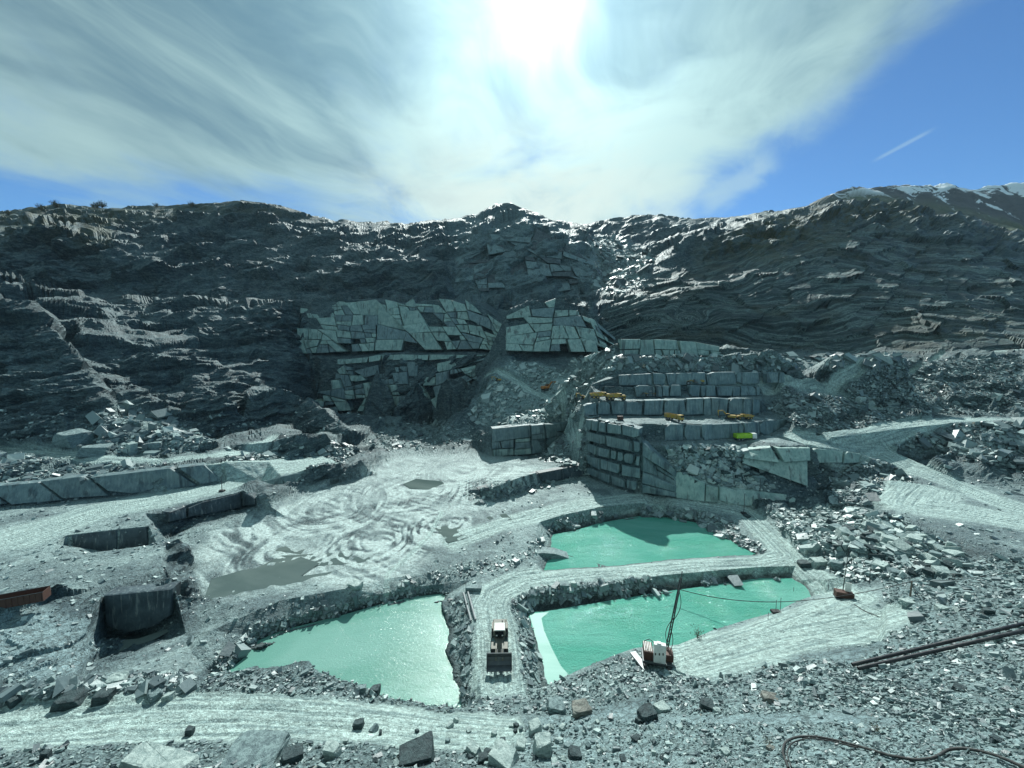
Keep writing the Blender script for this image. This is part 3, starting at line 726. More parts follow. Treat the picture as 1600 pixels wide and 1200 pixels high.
def terrain_material():
    m, T, b = new_mat("quarry_ground")
    pos = T.node('ShaderNodeNewGeometry').outputs['Position']
    za = T.sep(attr(T, 'za', 'Vector')); zb = T.sep(attr(T, 'zb', 'Vector')); zc = T.sep(attr(T, 'zc', 'Vector'))
    flat_, road_, rub_ = za[0], za[1], za[2]
    strata_, grass_, pale_ = zb[0], zb[1], zb[2]
    al, lat, mud_ = zc[0], zc[1], zc[2]
    sl = T.vmath('MULTIPLY', pos, (0.55, 0.45, 1.6))
    nb = T.noise(sl, 0.05, 6, 0.6, 0.4)
    nm = T.noise(sl, 0.45, 6, 0.65, 0.6)
    nf = T.noise(pos, 2.8, 4, 0.7)
    rock = T.mix(T.sstep(nb, 0.35, 0.65), (0.028, 0.046, 0.058), (0.070, 0.104, 0.118))
    rock = T.mix(T.sstep(nm, 0.40, 0.68), rock, (0.14, 0.19, 0.20))
    rust = T.sstep(T.noise(pos, 0.035, 5, 0.6, 0.8), 0.56, 0.70)
    rock = T.mix(T.math('MULTIPLY', rust, 0.22), rock, (0.085, 0.07, 0.04))
    # beds
    bedv = T.sep(attr(T, 'bed', 'Vector'))
    band = T.noise(T.comb(T.math('MULTIPLY', bedv[0], 1.0), T.math('MULTIPLY', bedv[1], 0.012), 0.0), 1.1, 6, 0.78)
    bedc = T.ramp(band, [(0.3, (0.018, 0.030, 0.034)), (0.50, (0.040, 0.062, 0.066)), (0.57, (0.20, 0.26, 0.25)), (0.61, (0.05, 0.072, 0.075)), (0.75, (0.03, 0.045, 0.05))])
    bedc = T.mix(T.math('MULTIPLY', T.sstep(nb, 0.5, 0.7), 0.4), bedc, (0.10, 0.085, 0.05))
    rock = T.mix(strata_, rock, bedc)
    rock = T.mix(T.math('MULTIPLY', pale_, 0.9), rock, T.mix(nm, (0.15, 0.215, 0.235), (0.32, 0.42, 0.43)))
    # grass and heather on the tops
    gcol = T.mix(T.sstep(nm, 0.4, 0.6), (0.045, 0.050, 0.018), (0.085, 0.070, 0.030))
    gm = T.math('MULTIPLY', grass_, T.sstep(T.noise(pos, 0.12, 5, 0.65), 0.38, 0.56))
    rock = T.mix(gm, rock, gcol)
    # flats: crushed slate, wet and dry
    fl = T.mix(T.sstep(T.noise(T.vmath('MULTIPLY', pos, (1.0, 1.0, 0.2)), 0.07, 6, 0.6, 1.2), 0.36, 0.64), (0.12, 0.160, 0.17), (0.29, 0.365, 0.36))
    fl = T.mix(T.math('MULTIPLY', T.sstep(nm, 0.45, 0.7), 0.6), fl, (0.11, 0.16, 0.17))
    rub = T.mix(T.sstep(nf, 0.35, 0.65), (0.11, 0.155, 0.16), (0.32, 0.42, 0.41))
    trk = T.noise(T.comb(T.math('MULTIPLY', al, 0.05), T.math('MULTIPLY', lat, 1.0), 0.0), 1.6, 5, 0.6, 0.2)
    rd = T.mix(T.sstep(trk, 0.36, 0.62), (0.23, 0.305, 0.30), (0.50, 0.61, 0.57))
    swv = attr(T, 'swirl', 'Fac')
    md = T.ramp(T.math('ADD', T.math('SUBTRACT', T.math('MULTIPLY', swv, 1.15), 0.32), T.math('ADD', T.math('MULTIPLY', nm, 0.25), T.math('MULTIPLY', T.noise(pos, 0.06, 4, 0.6, 0.8), 0.35))), [(0.24, (0.06, 0.085, 0.093)), (0.46, (0.21, 0.265, 0.27)), (0.66, (0.50, 0.58, 0.56))])
    fl = T.mix(mud_, fl, md)
    col = T.mix(flat_, rock, fl)
    col = T.mix(T.math('MULTIPLY', rub_, 0.75), col, rub)
    col = T.mix(T.math('MULTIPLY', road_, 0.85), col, rd)
    sp = T.sep(pos)
    # shores stay damp and dark just above the water
    damp = T.sstep(sp[2], 0.1, 0.9, 0.45, 1.0)
    col = T.mix(1.0, col, T.comb(damp, damp, damp), 'MULTIPLY')
    g1 = T.noise(pos, 5.5, 3, 0.75); g2 = T.noise(pos, 1.3, 5, 0.72, 0.3)
    grain = T.math('MULTIPLY', T.sstep(g1, 0.30, 0.72, 0.62, 1.42), T.sstep(g2, 0.32, 0.66, 0.62, 1.30))
    crack = T.vor(T.vmath('ADD', T.vmath('MULTIPLY', pos, (0.8, 0.55, 1.6)), T.vmath('SCALE', T.noise(pos, 0.6, 3, 0.6, out=1), scale=1.6)), 0.55, 'DISTANCE_TO_EDGE')
    grain = T.math('MULTIPLY', grain, T.mix(T.math('MULTIPLY', T.math('MAXIMUM', flat_, road_), 0.85), T.sstep(crack, 0.0, 0.07, 0.45, 1.0), (1, 1, 1)))
    col = T.vmath('SCALE', T.vmath('MULTIPLY', col, (0.98, 1.02, 1.02)), scale=grain)
    T.put(b.inputs['Base Color'], col)
    rough = T.math('ADD', 0.42, T.math('MULTIPLY', nm, 0.35))
    rough = T.math('SUBTRACT', rough, T.math('MULTIPLY', mud_, T.math('MULTIPLY', T.sstep(swv, 0.3, 0.75, 1, 0.3), 0.34)))
    T.put(b.inputs['Roughness'], rough)
    b.inputs['Specular IOR Level'].default_value = 0.42; b.inputs['Specular Tint'].default_value = (0.8, 1.0, 1.0, 1.0)
    h = T.math('ADD', T.math('ADD', T.math('MULTIPLY', nm, 0.9), T.math('MULTIPLY', nf, 0.35)), T.math('MULTIPLY', g2, 0.5))
    bump(T, b, h, 1.0, 1.0)
    return m

def far_material():
    m, T, b = new_mat("mountain_snow_rock")
    g = T.node('ShaderNodeNewGeometry'); pos = g.outputs['Position']
    zb = T.sep(attr(T, 'zb', 'Vector'))
    n = T.noise(T.vmath('MULTIPLY', pos, (1.0, 1.0, 1.6)), 0.012, 8, 0.68, 0.7)
    n2 = T.noise(pos, 0.05, 5, 0.6)
    rock = T.mix(n2, (0.008, 0.014, 0.022), (0.022, 0.032, 0.040))
    z = T.sep(pos)[2]
    hgt = T.sstep(z, 520, 760)
    thr = T.math('ADD', n, T.math('MULTIPLY', hgt, 0.22))
    sn = T.sstep(thr, 0.625, 0.665)
    mead = T.mix(T.sstep(n2, 0.4, 0.6), (0.045, 0.075, 0.018), (0.075, 0.085, 0.03))
    col = T.mix(zb[2], rock, mead)
    col = T.mix(T.math('MULTIPLY', sn, T.math('SUBTRACT', 1.0, zb[2])), col, (0.8, 0.84, 0.88))
    T.put(b.inputs['Base Color'], col); b.inputs['Roughness'].default_value = 0.8
    bump(T, b, n, 12, 0.6)
    return m

def block_material(name, c0, c1, c2, streak=True):
    m, T, b = new_mat(name)
    pos = T.node('ShaderNodeNewGeometry').outputs['Position']
    oi = T.node('ShaderNodeObjectInfo').outputs['Random']
    n = T.noise(pos, 0.30, 6, 0.62, 0.5); nf = T.noise(pos, 2.2, 4, 0.7)
    st = T.noise(T.vmath('MULTIPLY', pos, (1.6, 1.6, 0.10)), 1.0, 4, 0.6)
    col = T.mix(T.sstep(n, 0.35, 0.65), c0, c1)
    if streak:
        st2 = T.noise(T.vmath('MULTIPLY', pos, (0.35, 0.35, 0.035)), 1.0, 5, 0.6, 0.3)
        col = T.mix(T.math('MULTIPLY', T.sstep(st2, 0.54, 0.66), 0.8), col, c2)
        col = T.mix(T.math('MULTIPLY', T.sstep(st, 0.50, 0.66), 0.35), col, c2)
        col = T.mix(T.math('MULTIPLY', T.sstep(st, 0.44, 0.34), 0.35), col, (0.36, 0.42, 0.40))
    v = T.math('ADD', 0.86, T.math('MULTIPLY', oi, 0.24))
    col = T.vmath('SCALE', col, scale=v)
    T.put(b.inputs['Base Color'], col); b.inputs['Roughness'].default_value = 0.55
    bump(T, b, T.math('ADD', n, T.math('MULTIPLY', nf, 0.3)), 0.5, 0.7)
    return m

def plain(name, c, rough=0.5, metal=0.0, dirt=0.5, dcol=(0.16, 0.18, 0.17), scale=1.3):
    m, T, b = new_mat(name)
    co = T.node('ShaderNodeTexCoord').outputs['Object']
    n = T.noise(co, scale, 5, 0.65, 0.4)
    T.put(b.inputs['Base Color'], T.mix(T.math('MULTIPLY', T.sstep(n, 0.42, 0.66), dirt), c, dcol))
    T.put(b.inputs['Roughness'], T.math('ADD', rough, T.math('MULTIPLY', n, 0.25)))
    b.inputs['Metallic'].default_value = metal
    bump(T, b, n, 0.02, 0.4)
    return m

MAT = {
 'ground': terrain_material(), 'far': far_material(),
 'block': block_material('sawn_slate', (0.10, 0.165, 0.185), (0.17, 0.245, 0.25), (0.03, 0.05, 0.06)),
 'pale': block_material('pale_slate', (0.20, 0.31, 0.29), (0.33, 0.45, 0.41), (0.06, 0.085, 0.09)),
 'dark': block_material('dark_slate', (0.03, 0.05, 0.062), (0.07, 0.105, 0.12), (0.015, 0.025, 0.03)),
 'rubble': block_material('broken_slate', (0.12, 0.15, 0.16), (0.30, 0.35, 0.35), (0.08, 0.10, 0.11), streak=False),
 'yellow': plain('yellow_paint', (0.42, 0.26, 0.03), dirt=0.7), 'orange': plain('orange_paint', (0.42, 0.15, 0.03)),
 'green': plain('lime_paint', (0.36, 0.60, 0.03), dirt=0.25), 'white': plain('white_paint', (0.78, 0.78, 0.74), dirt=0.25),
 'black': plain('black_rubber', (0.018, 0.018, 0.02), 0.6, dirt=0.3), 'steel': plain('worn_steel', (0.10, 0.11, 0.12), 0.35, 0.6),
 'glass': plain('dark_glass', (0.01, 0.015, 0.02), 0.05, dirt=0.05), 'rust': plain('rusty_red_paint', (0.075, 0.032, 0.024), dirt=0.6, dcol=(0.10, 0.05, 0.03)),
 'tyre': plain('tyre_rubber', (0.03, 0.03, 0.032), 0.75), 'timber': plain('weathered_timber', (0.16, 0.13, 0.10), 0.8),
 'grey': plain('grey_metal', (0.32, 0.34, 0.35), 0.4, 0.4), 'blackpipe': plain('black_plastic_pipe', (0.012, 0.012, 0.018), 0.28, dirt=0.2),
 'dust': plain('dusty_machine_paint', (0.16, 0.15, 0.12), dirt=0.6), 'leaf': plain('dry_shrub', (0.06, 0.07, 0.03), 0.9),
}

def water_material(name, deep, shallow, rough=0.09, wave=0.02):
    m, T, b = new_mat(name)
    pos = T.node('ShaderNodeNewGeometry').outputs['Position']
    n = T.noise(T.vmath('MULTIPLY', pos, (0.4, 0.9, 1)), 0.06, 5, 0.6, 1.0)
    T.put(b.inputs['Base Color'], T.mix(T.sstep(n, 0.35, 0.65), deep, shallow))
    b.inputs['Roughness'].default_value = rough
    b.inputs['IOR'].default_value = 1.33
    w = T.noise(T.vmath('MULTIPLY', pos, (1.0, 1.9, 1)), 1.9, 5, 0.68, 0.6)
    w2 = T.noise(T.vmath('MULTIPLY', pos, (0.5, 1.2, 1)), 0.35, 3, 0.5, 0.5)
    bump(T, b, T.math('ADD', w, T.math('MULTIPLY', w2, 1.2)), wave, 1.0)
    return m
MAT['pool'] = water_material('turquoise_water', (0.09, 0.355, 0.27), (0.16, 0.43, 0.35), 0.045, 0.34)
MAT['pool_l'] = water_material('milky_turquoise_water', (0.115, 0.275, 0.225), (0.175, 0.34, 0.29), 0.13, 0.06)
MAT['silt'] = water_material('silty_shallow_water', (0.11, 0.33, 0.27), (0.20, 0.42, 0.36), 0.5, 0.01)
MAT['puddle'] = water_material('muddy_puddle_water', (0.07, 0.10, 0.095), (0.12, 0.155, 0.145), 0.06, 0.012)

# ------------------------------------------------------------------ ground objects
def add_attrs(o, idx):
    me = o.data
    def vec(name, arr):
        a = me.attributes.new(name, 'FLOAT_VECTOR', 'POINT'); a.data.foreach_set('vector', np.ascontiguousarray(arr[idx], dtype=np.float32).ravel())
    vec('za', np.stack([flat, road, rubble], 1)); vec('zb', np.stack([strata, grass, np.where(far, meadow, pale)], 1))
    vec('zc', np.stack([road_al, road_sg, mud], 1)); vec('bed', np.stack([fold, fx, bn], 1))
    a = me.attributes.new('swirl', 'FLOAT', 'POINT'); a.data.foreach_set('value', (swirl[idx] * .5 + .5).astype(np.float32))

cy = P0[FQ[:, 0], 1]; fl_f = flat[FQ[:, 0]]; rd_f = road[FQ[:, 0]]
zone = np.where(cy > 960, 3, np.where(rd_f > 0.5, 1, np.where(fl_f > 0.5, 0, 2)))
# near ground in front of the walls is ground as well
zone = np.where((zone == 2) & (py0[FQ[:, 0]] > 800), 0, zone)
for z_id, name, mat in ((0, 'ground', 'ground'), (1, 'dirt_road', 'ground'), (2, 'hillside', 'ground'), (3, 'mountain', 'far')):
    F = FQ[zone == z_id]
    used, inv = np.unique(F.ravel(), return_inverse=True)
    o = fast_mesh(name, Pd[used], inv.reshape(-1, 4), MAT[mat])
    add_attrs(o, used); tag(o, kind='structure')

def sheet(name, pts, z, mat, kind='structure', grow=1.0):
    W = np.array([atz(x, y, z) for x, y in pts]); c = W.mean(0); W = c + (W - c) * grow; W[:, 2] = z
    me = bpy.data.meshes.new(name); me.from_pydata([tuple(p) for p in W], [], [tuple(range(len(W)))]); me.materials.append(MAT[mat])
    o = bpy.data.objects.new(name, me); COL.objects.link(o)
    if W.shape[0] and me.polygons[0].normal.z < 0: me.flip_normals()
    return tag(o, kind=kind)
sheet('pool_water', POOL_L, 0.0, 'pool_l', grow=1.06)
sheet('pool_water', POOL_R, 0.0, 'pool', grow=1.05)
sheet('pool_water', POOL_U, 0.0, 'pool', grow=1.05)
sheet('shallow_silt', [(827,959),(858,956),(846,966),(850,985),(862,1012),(876,1040),(892,1058),(852,1078),(846,1040),(838,1000)], 0.03, 'silt')
def puddle(pts, z, mat='puddle', name='puddle'): sheet(name, pts, z, mat, kind='structure')

# level of the finished ground
PXD, PYD = project(Pd)
def surf(px, py, off=0.0):
    """first finished ground point met along a sight line"""
    fy, fz = vt(py); q = (px - 800) / 600 / fy
    ci = int(np.clip(round((q - Q[0]) / (Q[1] - Q[0])), 0, NC - 1))
    v = V[ci]; rat = (v[:, 2] - CAM_H) / np.maximum(v[:, 1], .1)
    hit = np.nonzero(rat >= fz / fy)[0]; k = hit[0] if len(hit) else NR - 1
    k = max(k, 1)
    r0, r1 = rat[k - 1], rat[k]; t = 0 if r1 == r0 else np.clip((fz / fy - r0) / (r1 - r0), 0, 1)
    p = v[k - 1] * (1 - t) + v[k] * t
    return Vector((q * p[1], p[1], p[2] + off))

for pts in ([(318,938),(330,905),(380,890),(430,885),(470,870),(500,880),(470,900),(520,893),(480,915),(400,930)],
            [(430,860),(455,845),(485,848),(470,866)],[(400,888),(440,868),(480,866),(560,862),(620,866),(560,880),(500,884),(470,892)]):
    g = [surf(*p).z for p in pts]; puddle(pts, float(np.mean(g)) - 0.02)
for pts in ([(680,825),(740,812),(735,840),(700,848)],[(760,808),(790,802),(800,812),(770,818)],[(630,756),(650,748),(690,752),(700,760),(668,765),(640,763)]):
    g = [surf(*p).z for p in pts]; puddle(pts, float(np.mean(g)) + 0.05)
puddle([(165,1002),(215,998),(285,975),(240,1000),(200,1012),(175,1040),(132,1062),(128,1056),(150,1020)], 1.75)

# ------------------------------------------------------------------ mesh building for things
class MB:
    def __init__(s): s.v = []; s.f = []
    def add(s, V_, F_):
        n = len(s.v); s.v += [tuple(p) for p in V_]; s.f += [tuple(i + n for i in f) for f in F_]; return s
    def box(s, x0, x1, y0, y1, z0, z1, M=None, ch=0.0, taper=(0, 0, 0, 0)):
        """chamfered box; taper pulls the top in: (left, right, front, back)"""
        bm = bmesh.new()
        vs = [bm.verts.new((x, y, z)) for z in (z0, z1) for y in (y0, y1) for x in (x0, x1)]
        for v in vs[4:]:
            v.co.x += taper[0] if v.co.x == x0 else -taper[1]
            v.co.y += taper[2] if v.co.y == y0 else -taper[3]
        for q_ in ((0,2,3,1),(4,5,7,6),(0,1,5,4),(2,6,7,3),(0,4,6,2),(1,3,7,5)): bm.faces.new([vs[i] for i in q_])
        if ch > 0: bmesh.ops.bevel(bm, geom=bm.edges[:], offset=ch, segments=1, affect='EDGES')
        if M is not None: bm.transform(M)
        bm.verts.ensure_lookup_table(); bm.verts.index_update()
        s.add([v.co.copy() for v in bm.verts], [[v.index for v in f.verts] for f in bm.faces]); bm.free(); return s
    def prism(s, prof, y0, y1, M=None):
        """profile in x,z pushed along y"""
        n = len(prof); P = [Vector((x, y0, z)) for x, z in prof] + [Vector((x, y1, z)) for x, z in prof]
        if M is not None: P = [M @ p for p in P]
        F_ = [tuple(range(n)), tuple(range(2 * n - 1, n - 1, -1))] + [(i, i + n, (i + 1) % n + n, (i + 1) % n) for i in range(n)]
        return s.add(P, F_)
    def tube(s, a, b, r0, r1=None, n=10):
        a, b = Vector(a), Vector(b); r1 = r0 if r1 is None else r1
        d = (b - a).normalized(); u = d.orthogonal().normalized(); w = d.cross(u)
        P = [c + (u * math.cos(2*math.pi*k/n) + w * math.sin(2*math.pi*k/n)) * r for c, r in ((a, r0), (b, r1)) for k in range(n)]
        return s.add(P, [(k, (k+1) % n, (k+1) % n + n, k + n) for k in range(n)] + [tuple(range(n-1, -1, -1)), tuple(range(n, 2*n))])
    def path(s, pts, r, n=8):
        pts = [Vector(p) for p in pts]; P = []; F_ = []
        u = None
        for i, p in enumerate(pts):
            d = (pts[min(i+1, len(pts)-1)] - pts[max(i-1, 0)]).normalized()
            u = d.orthogonal().normalized() if u is None else (u - d * u.dot(d)).normalized()
            w = d.cross(u); P += [p + (u * math.cos(2*math.pi*k/n) + w * math.sin(2*math.pi*k/n)) * r for k in range(n)]
        for i in range(len(pts) - 1):
            F_ += [(i*n+k, i*n+(k+1) % n, (i+1)*n+(k+1) % n, (i+1)*n+k) for k in range(n)]
        return s.add(P, F_)
    def build(s, name, mat, parent=None, smooth=False):
        me = bpy.data.meshes.new(name); me.from_pydata(s.v, [], s.f); me.validate()
        bm = bmesh.new(); bm.from_mesh(me); bmesh.ops.recalc_face_normals(bm, faces=bm.faces[:]); bm.to_mesh(me); bm.free()
        me.materials.append(MAT[mat] if isinstance(mat, str) else mat)
        if smooth: me.shade_smooth()
        o = bpy.data.objects.new(name, me); COL.objects.link(o)
        if parent: o.parent = parent
        return o
import bmesh
def empty(name, label, cat, loc, rz=0.0, group=None, scale=1.0):
    o = bpy.data.objects.new(name, None); COL.objects.link(o)
    o.location = loc; o.rotation_euler = (0, 0, rz); o.scale = (scale,) * 3; o.empty_display_size = 0.5
    return tag(o, label, cat, group)
def copy_tree(o, parent=None):
    c = o.copy(); COL.objects.link(c); c.parent = parent
    for ch in list(o.children): copy_tree(ch, c)
    return c

# ------------------------------------------------------------------ quarry faces cut in blocks
def block_mesh(F, depth, out, rnd, ch):
    """F: four front corners (bottom left, bottom right, top right, top left)"""
    c = sum(F, Vector()) / 4
    ring = list(F)
    # a few corners are knocked off: five or six sided outlines
    poly = []
    for i, p in enumerate(ring):
        if rnd.random() < 0.18:
            a, b = ring[i - 1], ring[(i + 1) % 4]; k1, k2 = rnd.uniform(.10, .32), rnd.uniform(.10, .32)
            poly += [p.lerp(a, k1), p.lerp(b, k2)]
        else: poly.append(p)
    n = len(poly)
    back = [p - out * depth for p in poly]
    mid = [p + out * rnd.uniform(-.1, .05) for p in poly]
    front = [p.lerp(c, ch / max((p - c).length, .5)) + out * (ch * .7 + rnd.uniform(0, ch * .5)) for p in poly]
    cen = c + out * (ch * .9 + rnd.uniform(-.1, .25))
    Vv = back + mid + front + [cen]
    Ff = [(i, (i+1) % n, (i+1) % n + n, i + n) for i in range(n)] + [(i+n, (i+1) % n + n, (i+1) % n + 2*n, i + 2*n) for i in range(n)]
    Ff += [(i + 2*n, (i+1) % n + 2*n, 3*n) for i in range(n)]
    return Vv, Ff
NB = 0
def block_wall(name, label, rows, length, mat, wall_name=None, foot=None, top=None, lean=0.0, skip=0.0, seed=1, joint=0.30, proud=(0.2, 0.9), depth=2.5, t_range=(0, 1), s_range=(0, 1), mats=None, rowh=0.18):
    global NB
    rnd = random.Random(seed)
    if wall_name: foot, top = WALLS[wall_name]
    foot = np.array(foot, float); top = np.array(top, float)
    seg = np.linalg.norm(np.diff(foot[:, :2], axis=0), axis=1); S = np.concatenate([[0], np.cumsum(seg)]); L = S[-1]
    def pt(s_, t):
        s_ = min(max(s_, 0), L)
        a = [np.interp(s_, S, foot[:, k]) for k in range(3)]; b = [np.interp(s_, S, top[:, k]) for k in range(3)]
        return Vector([a[k] * (1 - t) + b[k] * t for k in range(3)])
    root = empty(name, label, 'rock face', tuple(pt(L / 2, 0)))
    org = root.location.copy()
    lo, hi = t_range; levels = [lo]
    for r_ in range(rows): levels.append(levels[-1] + (hi - lo) / rows * rnd.uniform(1 - rowh, 1 + rowh))
    levels = [lo + (l - lo) / (levels[-1] - lo) * (hi - lo) for l in levels]
    s_lo, s_hi = s_range[0] * L, s_range[1] * L
    for r_ in range(rows):
        t0, t1 = levels[r_], levels[r_ + 1]
        s_ = s_lo - rnd.uniform(0, length * .6)
        while s_ < s_hi - .2 * length:
            l = length * math.exp(rnd.gauss(0, .48)); e = s_ + l
            a, b = max(s_, s_lo), min(e, s_hi)
            s_ = e
            if b - a < length * .25 or rnd.random() < skip: continue
            H_ = (pt((a+b)/2, t1) - pt((a+b)/2, t0)).length
            jt = joint / max(H_, .1); wv = .10 * H_
            sh = lean * (b - a)
            cs = [(a + joint + sh * 0, t0 + jt * .6), (b - joint, t0 + jt * .6), (b - joint + lean * H_, t1 - jt * .4), (a + joint + lean * H_, t1 - jt * .4)]
            F = [pt(s2 + rnd.uniform(-wv, wv), t2 + rnd.uniform(-.05, .05) * (t1 - t0)) for s2, t2 in cs]
            along = (pt(b, t0) - pt(a, t0)); along.z = 0; along.normalize(); out = Vector((along.y, -along.x, 0))
            if out.y > 0: out = -out
            pr = rnd.uniform(*proud); F = [p + out * (pr + rnd.uniform(-.12, .12)) for p in F]
            Vv, Ff = block_mesh(F, depth + pr, out, rnd, min(.2, .05 * H_ + .06))
            mb = MB(); mb.add([p - org for p in Vv], Ff)
            m_ = mat if not mats else rnd.choice(mats)
            mb.build('stone_block', m_, root); NB += 1
    return root

def jointed_face(name, label, area, wall_name, seed=1, joint=.24, skip=0.0, proud=(.2, 1.4), depth=5, t_range=(0, 1), s_range=(0, 1), mats=('pale',), tilt=.12, aspect=1.7, tiers=0, step=2.0, ragged=0.0):
    """a rock face broken by irregular joints: the face is split again and again along slanting lines"""
    global NB
    rnd = random.Random(seed); foot, top = WALLS[wall_name]
    seg = np.linalg.norm(np.diff(foot[:, :2], axis=0), axis=1); S = np.concatenate([[0], np.cumsum(seg)]); L = S[-1]
    def pt(s_, t):
        s_ = min(max(s_, 0), L)
        return Vector([np.interp(s_, S, foot[:, k]) * (1 - t) + np.interp(s_, S, top[:, k]) * t for k in range(3)])
    Hm = max((pt(L * k / 6, 1) - pt(L * k / 6, 0)).length for k in range(7))
    root = empty(name, label, 'rock face', tuple(pt(L / 2, 0))); org = root.location.copy()
    a0_, a1_ = s_range[0] * L, s_range[1] * L; h0, h1 = t_range[0] * Hm, t_range[1] * Hm
    def area_of(P): return abs(sum(P[i][0] * P[(i+1) % len(P)][1] - P[(i+1) % len(P)][0] * P[i][1] for i in range(len(P)))) / 2
    def cut(P, c, n):
        A_, B_ = [], []
        for i in range(len(P)):
            p, q_ = P[i], P[(i+1) % len(P)]; dp = (p[0]-c[0])*n[0] + (p[1]-c[1])*n[1]; dq = (q_[0]-c[0])*n[0] + (q_[1]-c[1])*n[1]
            (A_ if dp >= 0 else B_).append(p)
            if dp * dq < 0: t = dp / (dp - dq); x = (p[0] + (q_[0]-p[0])*t, p[1] + (q_[1]-p[1])*t); A_.append(x); B_.append(x)
        return A_, B_
    todo = [[(a0_, h0), (a1_, h0), (a1_, h1), (a0_, h1)]]; leaves = []
    while todo:
        P = todo.pop(); ar = area_of(P)
        xs = [p[0] for p in P]; ys = [p[1] for p in P]; w_, h_ = max(xs) - min(xs), max(ys) - min(ys)
        if ar < area * rnd.choice((.35, .6, 1.2, 2.0, 3.4)): leaves.append(P); continue
        c = (min(xs) + w_ * rnd.uniform(.36, .64), min(ys) + h_ * rnd.uniform(.36, .64))
        an = (rnd.gauss(0, tilt * .35) + math.pi / 2) if h_ * aspect > w_ else rnd.gauss(tilt, tilt)
        A_, B_ = cut(P, c, (math.cos(an), math.sin(an)))
        if len(A_) > 2 and len(B_) > 2: todo += [A_, B_]
        else: leaves.append(P)
    for P in leaves:
        if len(P) < 3 or rnd.random() < skip or area_of(P) < area * .12: continue
        c = (sum(p[0] for p in P) / len(P), sum(p[1] for p in P) / len(P)); r_ = math.sqrt(area_of(P))
        if ragged and (min(p[0] for p in P) < a0_ + .5 or max(p[0] for p in P) > a1_ - .5 or max(p[1] for p in P) > h1 - .3) and rnd.random() < ragged: continue
        if ragged: P = [(p[0], p[1] + (rnd.uniform(-.12, .05) * Hm if p[1] > h1 - .3 else 0)) for p in P]
        k_ = 1 - 2 * joint / max(r_, .5)
        F = [pt(c[0] + (p[0]-c[0]) * k_ + rnd.uniform(-.03, .03) * r_, (c[1] + (p[1]-c[1]) * k_ + rnd.uniform(-.03, .03) * r_) / Hm) for p in P]
        al = pt(min(c[0] + 1, L), 0) - pt(max(c[0] - 1, 0), 0); al.z = 0; al.normalize(); out = Vector((al.y, -al.x, 0))
        if out.y > 0: out = -out
        pr = rnd.uniform(*proud) + (step * (tiers - 1 - int(min(max(c[1] / Hm + .06 * math.sin(c[0] / 17), 0), .999) * tiers)) if tiers else 0); tl = rnd.uniform(-.05, .05) * r_; F = [p + out * (pr + tl * (1 if i % 2 else -1)) for i, p in enumerate(F)]
        n = len(F); cc = sum(F, Vector()) / n; ch = min(.3, .06 * r_)
        Vv = [p - out * (depth + pr) for p in F] + list(F) + [p.lerp(cc, .07) + out * ch for p in F] + [cc + out * (ch * 1.5)]
        Ff = [(i, (i+1) % n, (i+1) % n + n, i + n) for i in range(n)] + [(i+n, (i+1) % n + n, (i+1) % n + 2*n, i + 2*n) for i in range(n)] + [(i + 2*n, (i+1) % n + 2*n, 3*n) for i in range(n)]
        mb = MB(); mb.add([p - org for p in Vv], Ff); mb.build('stone_block', rnd.choice(mats), root); NB += 1
    return root
block_wall('quarry_corner_wall', 'tall wall corner of stacked grey-green blocks left of the broken slab pile', 5, 6.2, 'block', 'corner_wall', seed=3, joint=.3, skip=.02, proud=(.5, 1.5), depth=4)
block_wall('quarry_ledge', 'long curved low ledge of pale blocks directly above the dirt road and upper pool', 1, 12, 'pale', 'corner_flank', seed=5, skip=.08, s_range=(.18, 1), proud=(.3, 1.0), rowh=0)
block_wall('bench_face', 'widest bench face of big blue-grey blocks, directly left of the lime tipper lorry', 1, 11, 'block', 'bench_1', seed=6, skip=.12, rowh=0, proud=(.2, .9))
block_wall('bench_face', 'bench face of vertical grey blocks behind the yellow tipper truck', 1, 7.5, 'block', 'bench_2', seed=7, skip=.10, rowh=0)
block_wall('bench_face', 'bench face of narrow upright blocks behind the two parked dump trucks', 1, 6.0, 'block', 'bench_3', seed=8, skip=.14, rowh=0)
block_wall('bench_face', 'uppermost thin bench face of dark blocks below the band of loose stones', 1, 8.5, 'block', 'bench_4', seed=9, skip=.10, rowh=0)
jointed_face('leaning_rock_face', 'big pale rock slabs leaning between the broken slab pile and the small blocks', 90, 'angled_slabs', seed=10, tilt=.4, proud=(1.0, 2.0))
jointed_face('corner_side_face', 'narrow right side of the tall corner wall, above the dirt road', 32, 'corner_flank', seed=33, s_range=(0, .2), proud=(.3, 1.0), mats=('block',), tilt=.1)
block_wall('small_rock_face', 'short row of pale square blocks beside the light dirt pad on the right', 1, 9.5, 'pale', 'small_blocks', seed=11, rowh=0)
jointed_face('pale_rock_face', 'pale green-grey jointed face of large blocks under the middle rubble mound', 55, 'pale_wall', seed=12, depth=4, proud=(.4, 1.5), mats=('pale', 'block'))
block_wall('long_rock_ledge', 'long dark row of large leaning blocks across the left side of the pit', 1, 14, 'block', 'block_row', seed=23, lean=-.8, joint=.6, rowh=0, proud=(.1, .8), depth=3, s_range=(.1, 1))
block_wall('rock_step', 'broken rock step crossing the pit floor left of the tall corner wall', 1, 14, 'dark', 'floor_step', seed=14, lean=-.3, rowh=0, proud=(.0, .8))
block_wall('low_rock_step', 'low blue-grey block step at the left edge of the swirled mud floor', 1, 10, 'block', 'low_blocks', seed=15, lean=-.3, rowh=0)
block_wall('lone_rock_face', 'single rectangular block face among rubble above the left road end', 1, 18, 'block', 'lone_block', seed=16, rowh=0, proud=(.4, .6))
block_wall('cut_corner_face', 'large dark sawn block face over the small brown puddle at left', 1, 26, 'dark', 'corner_cut', seed=17, rowh=0, proud=(.1, .3), joint=.05)
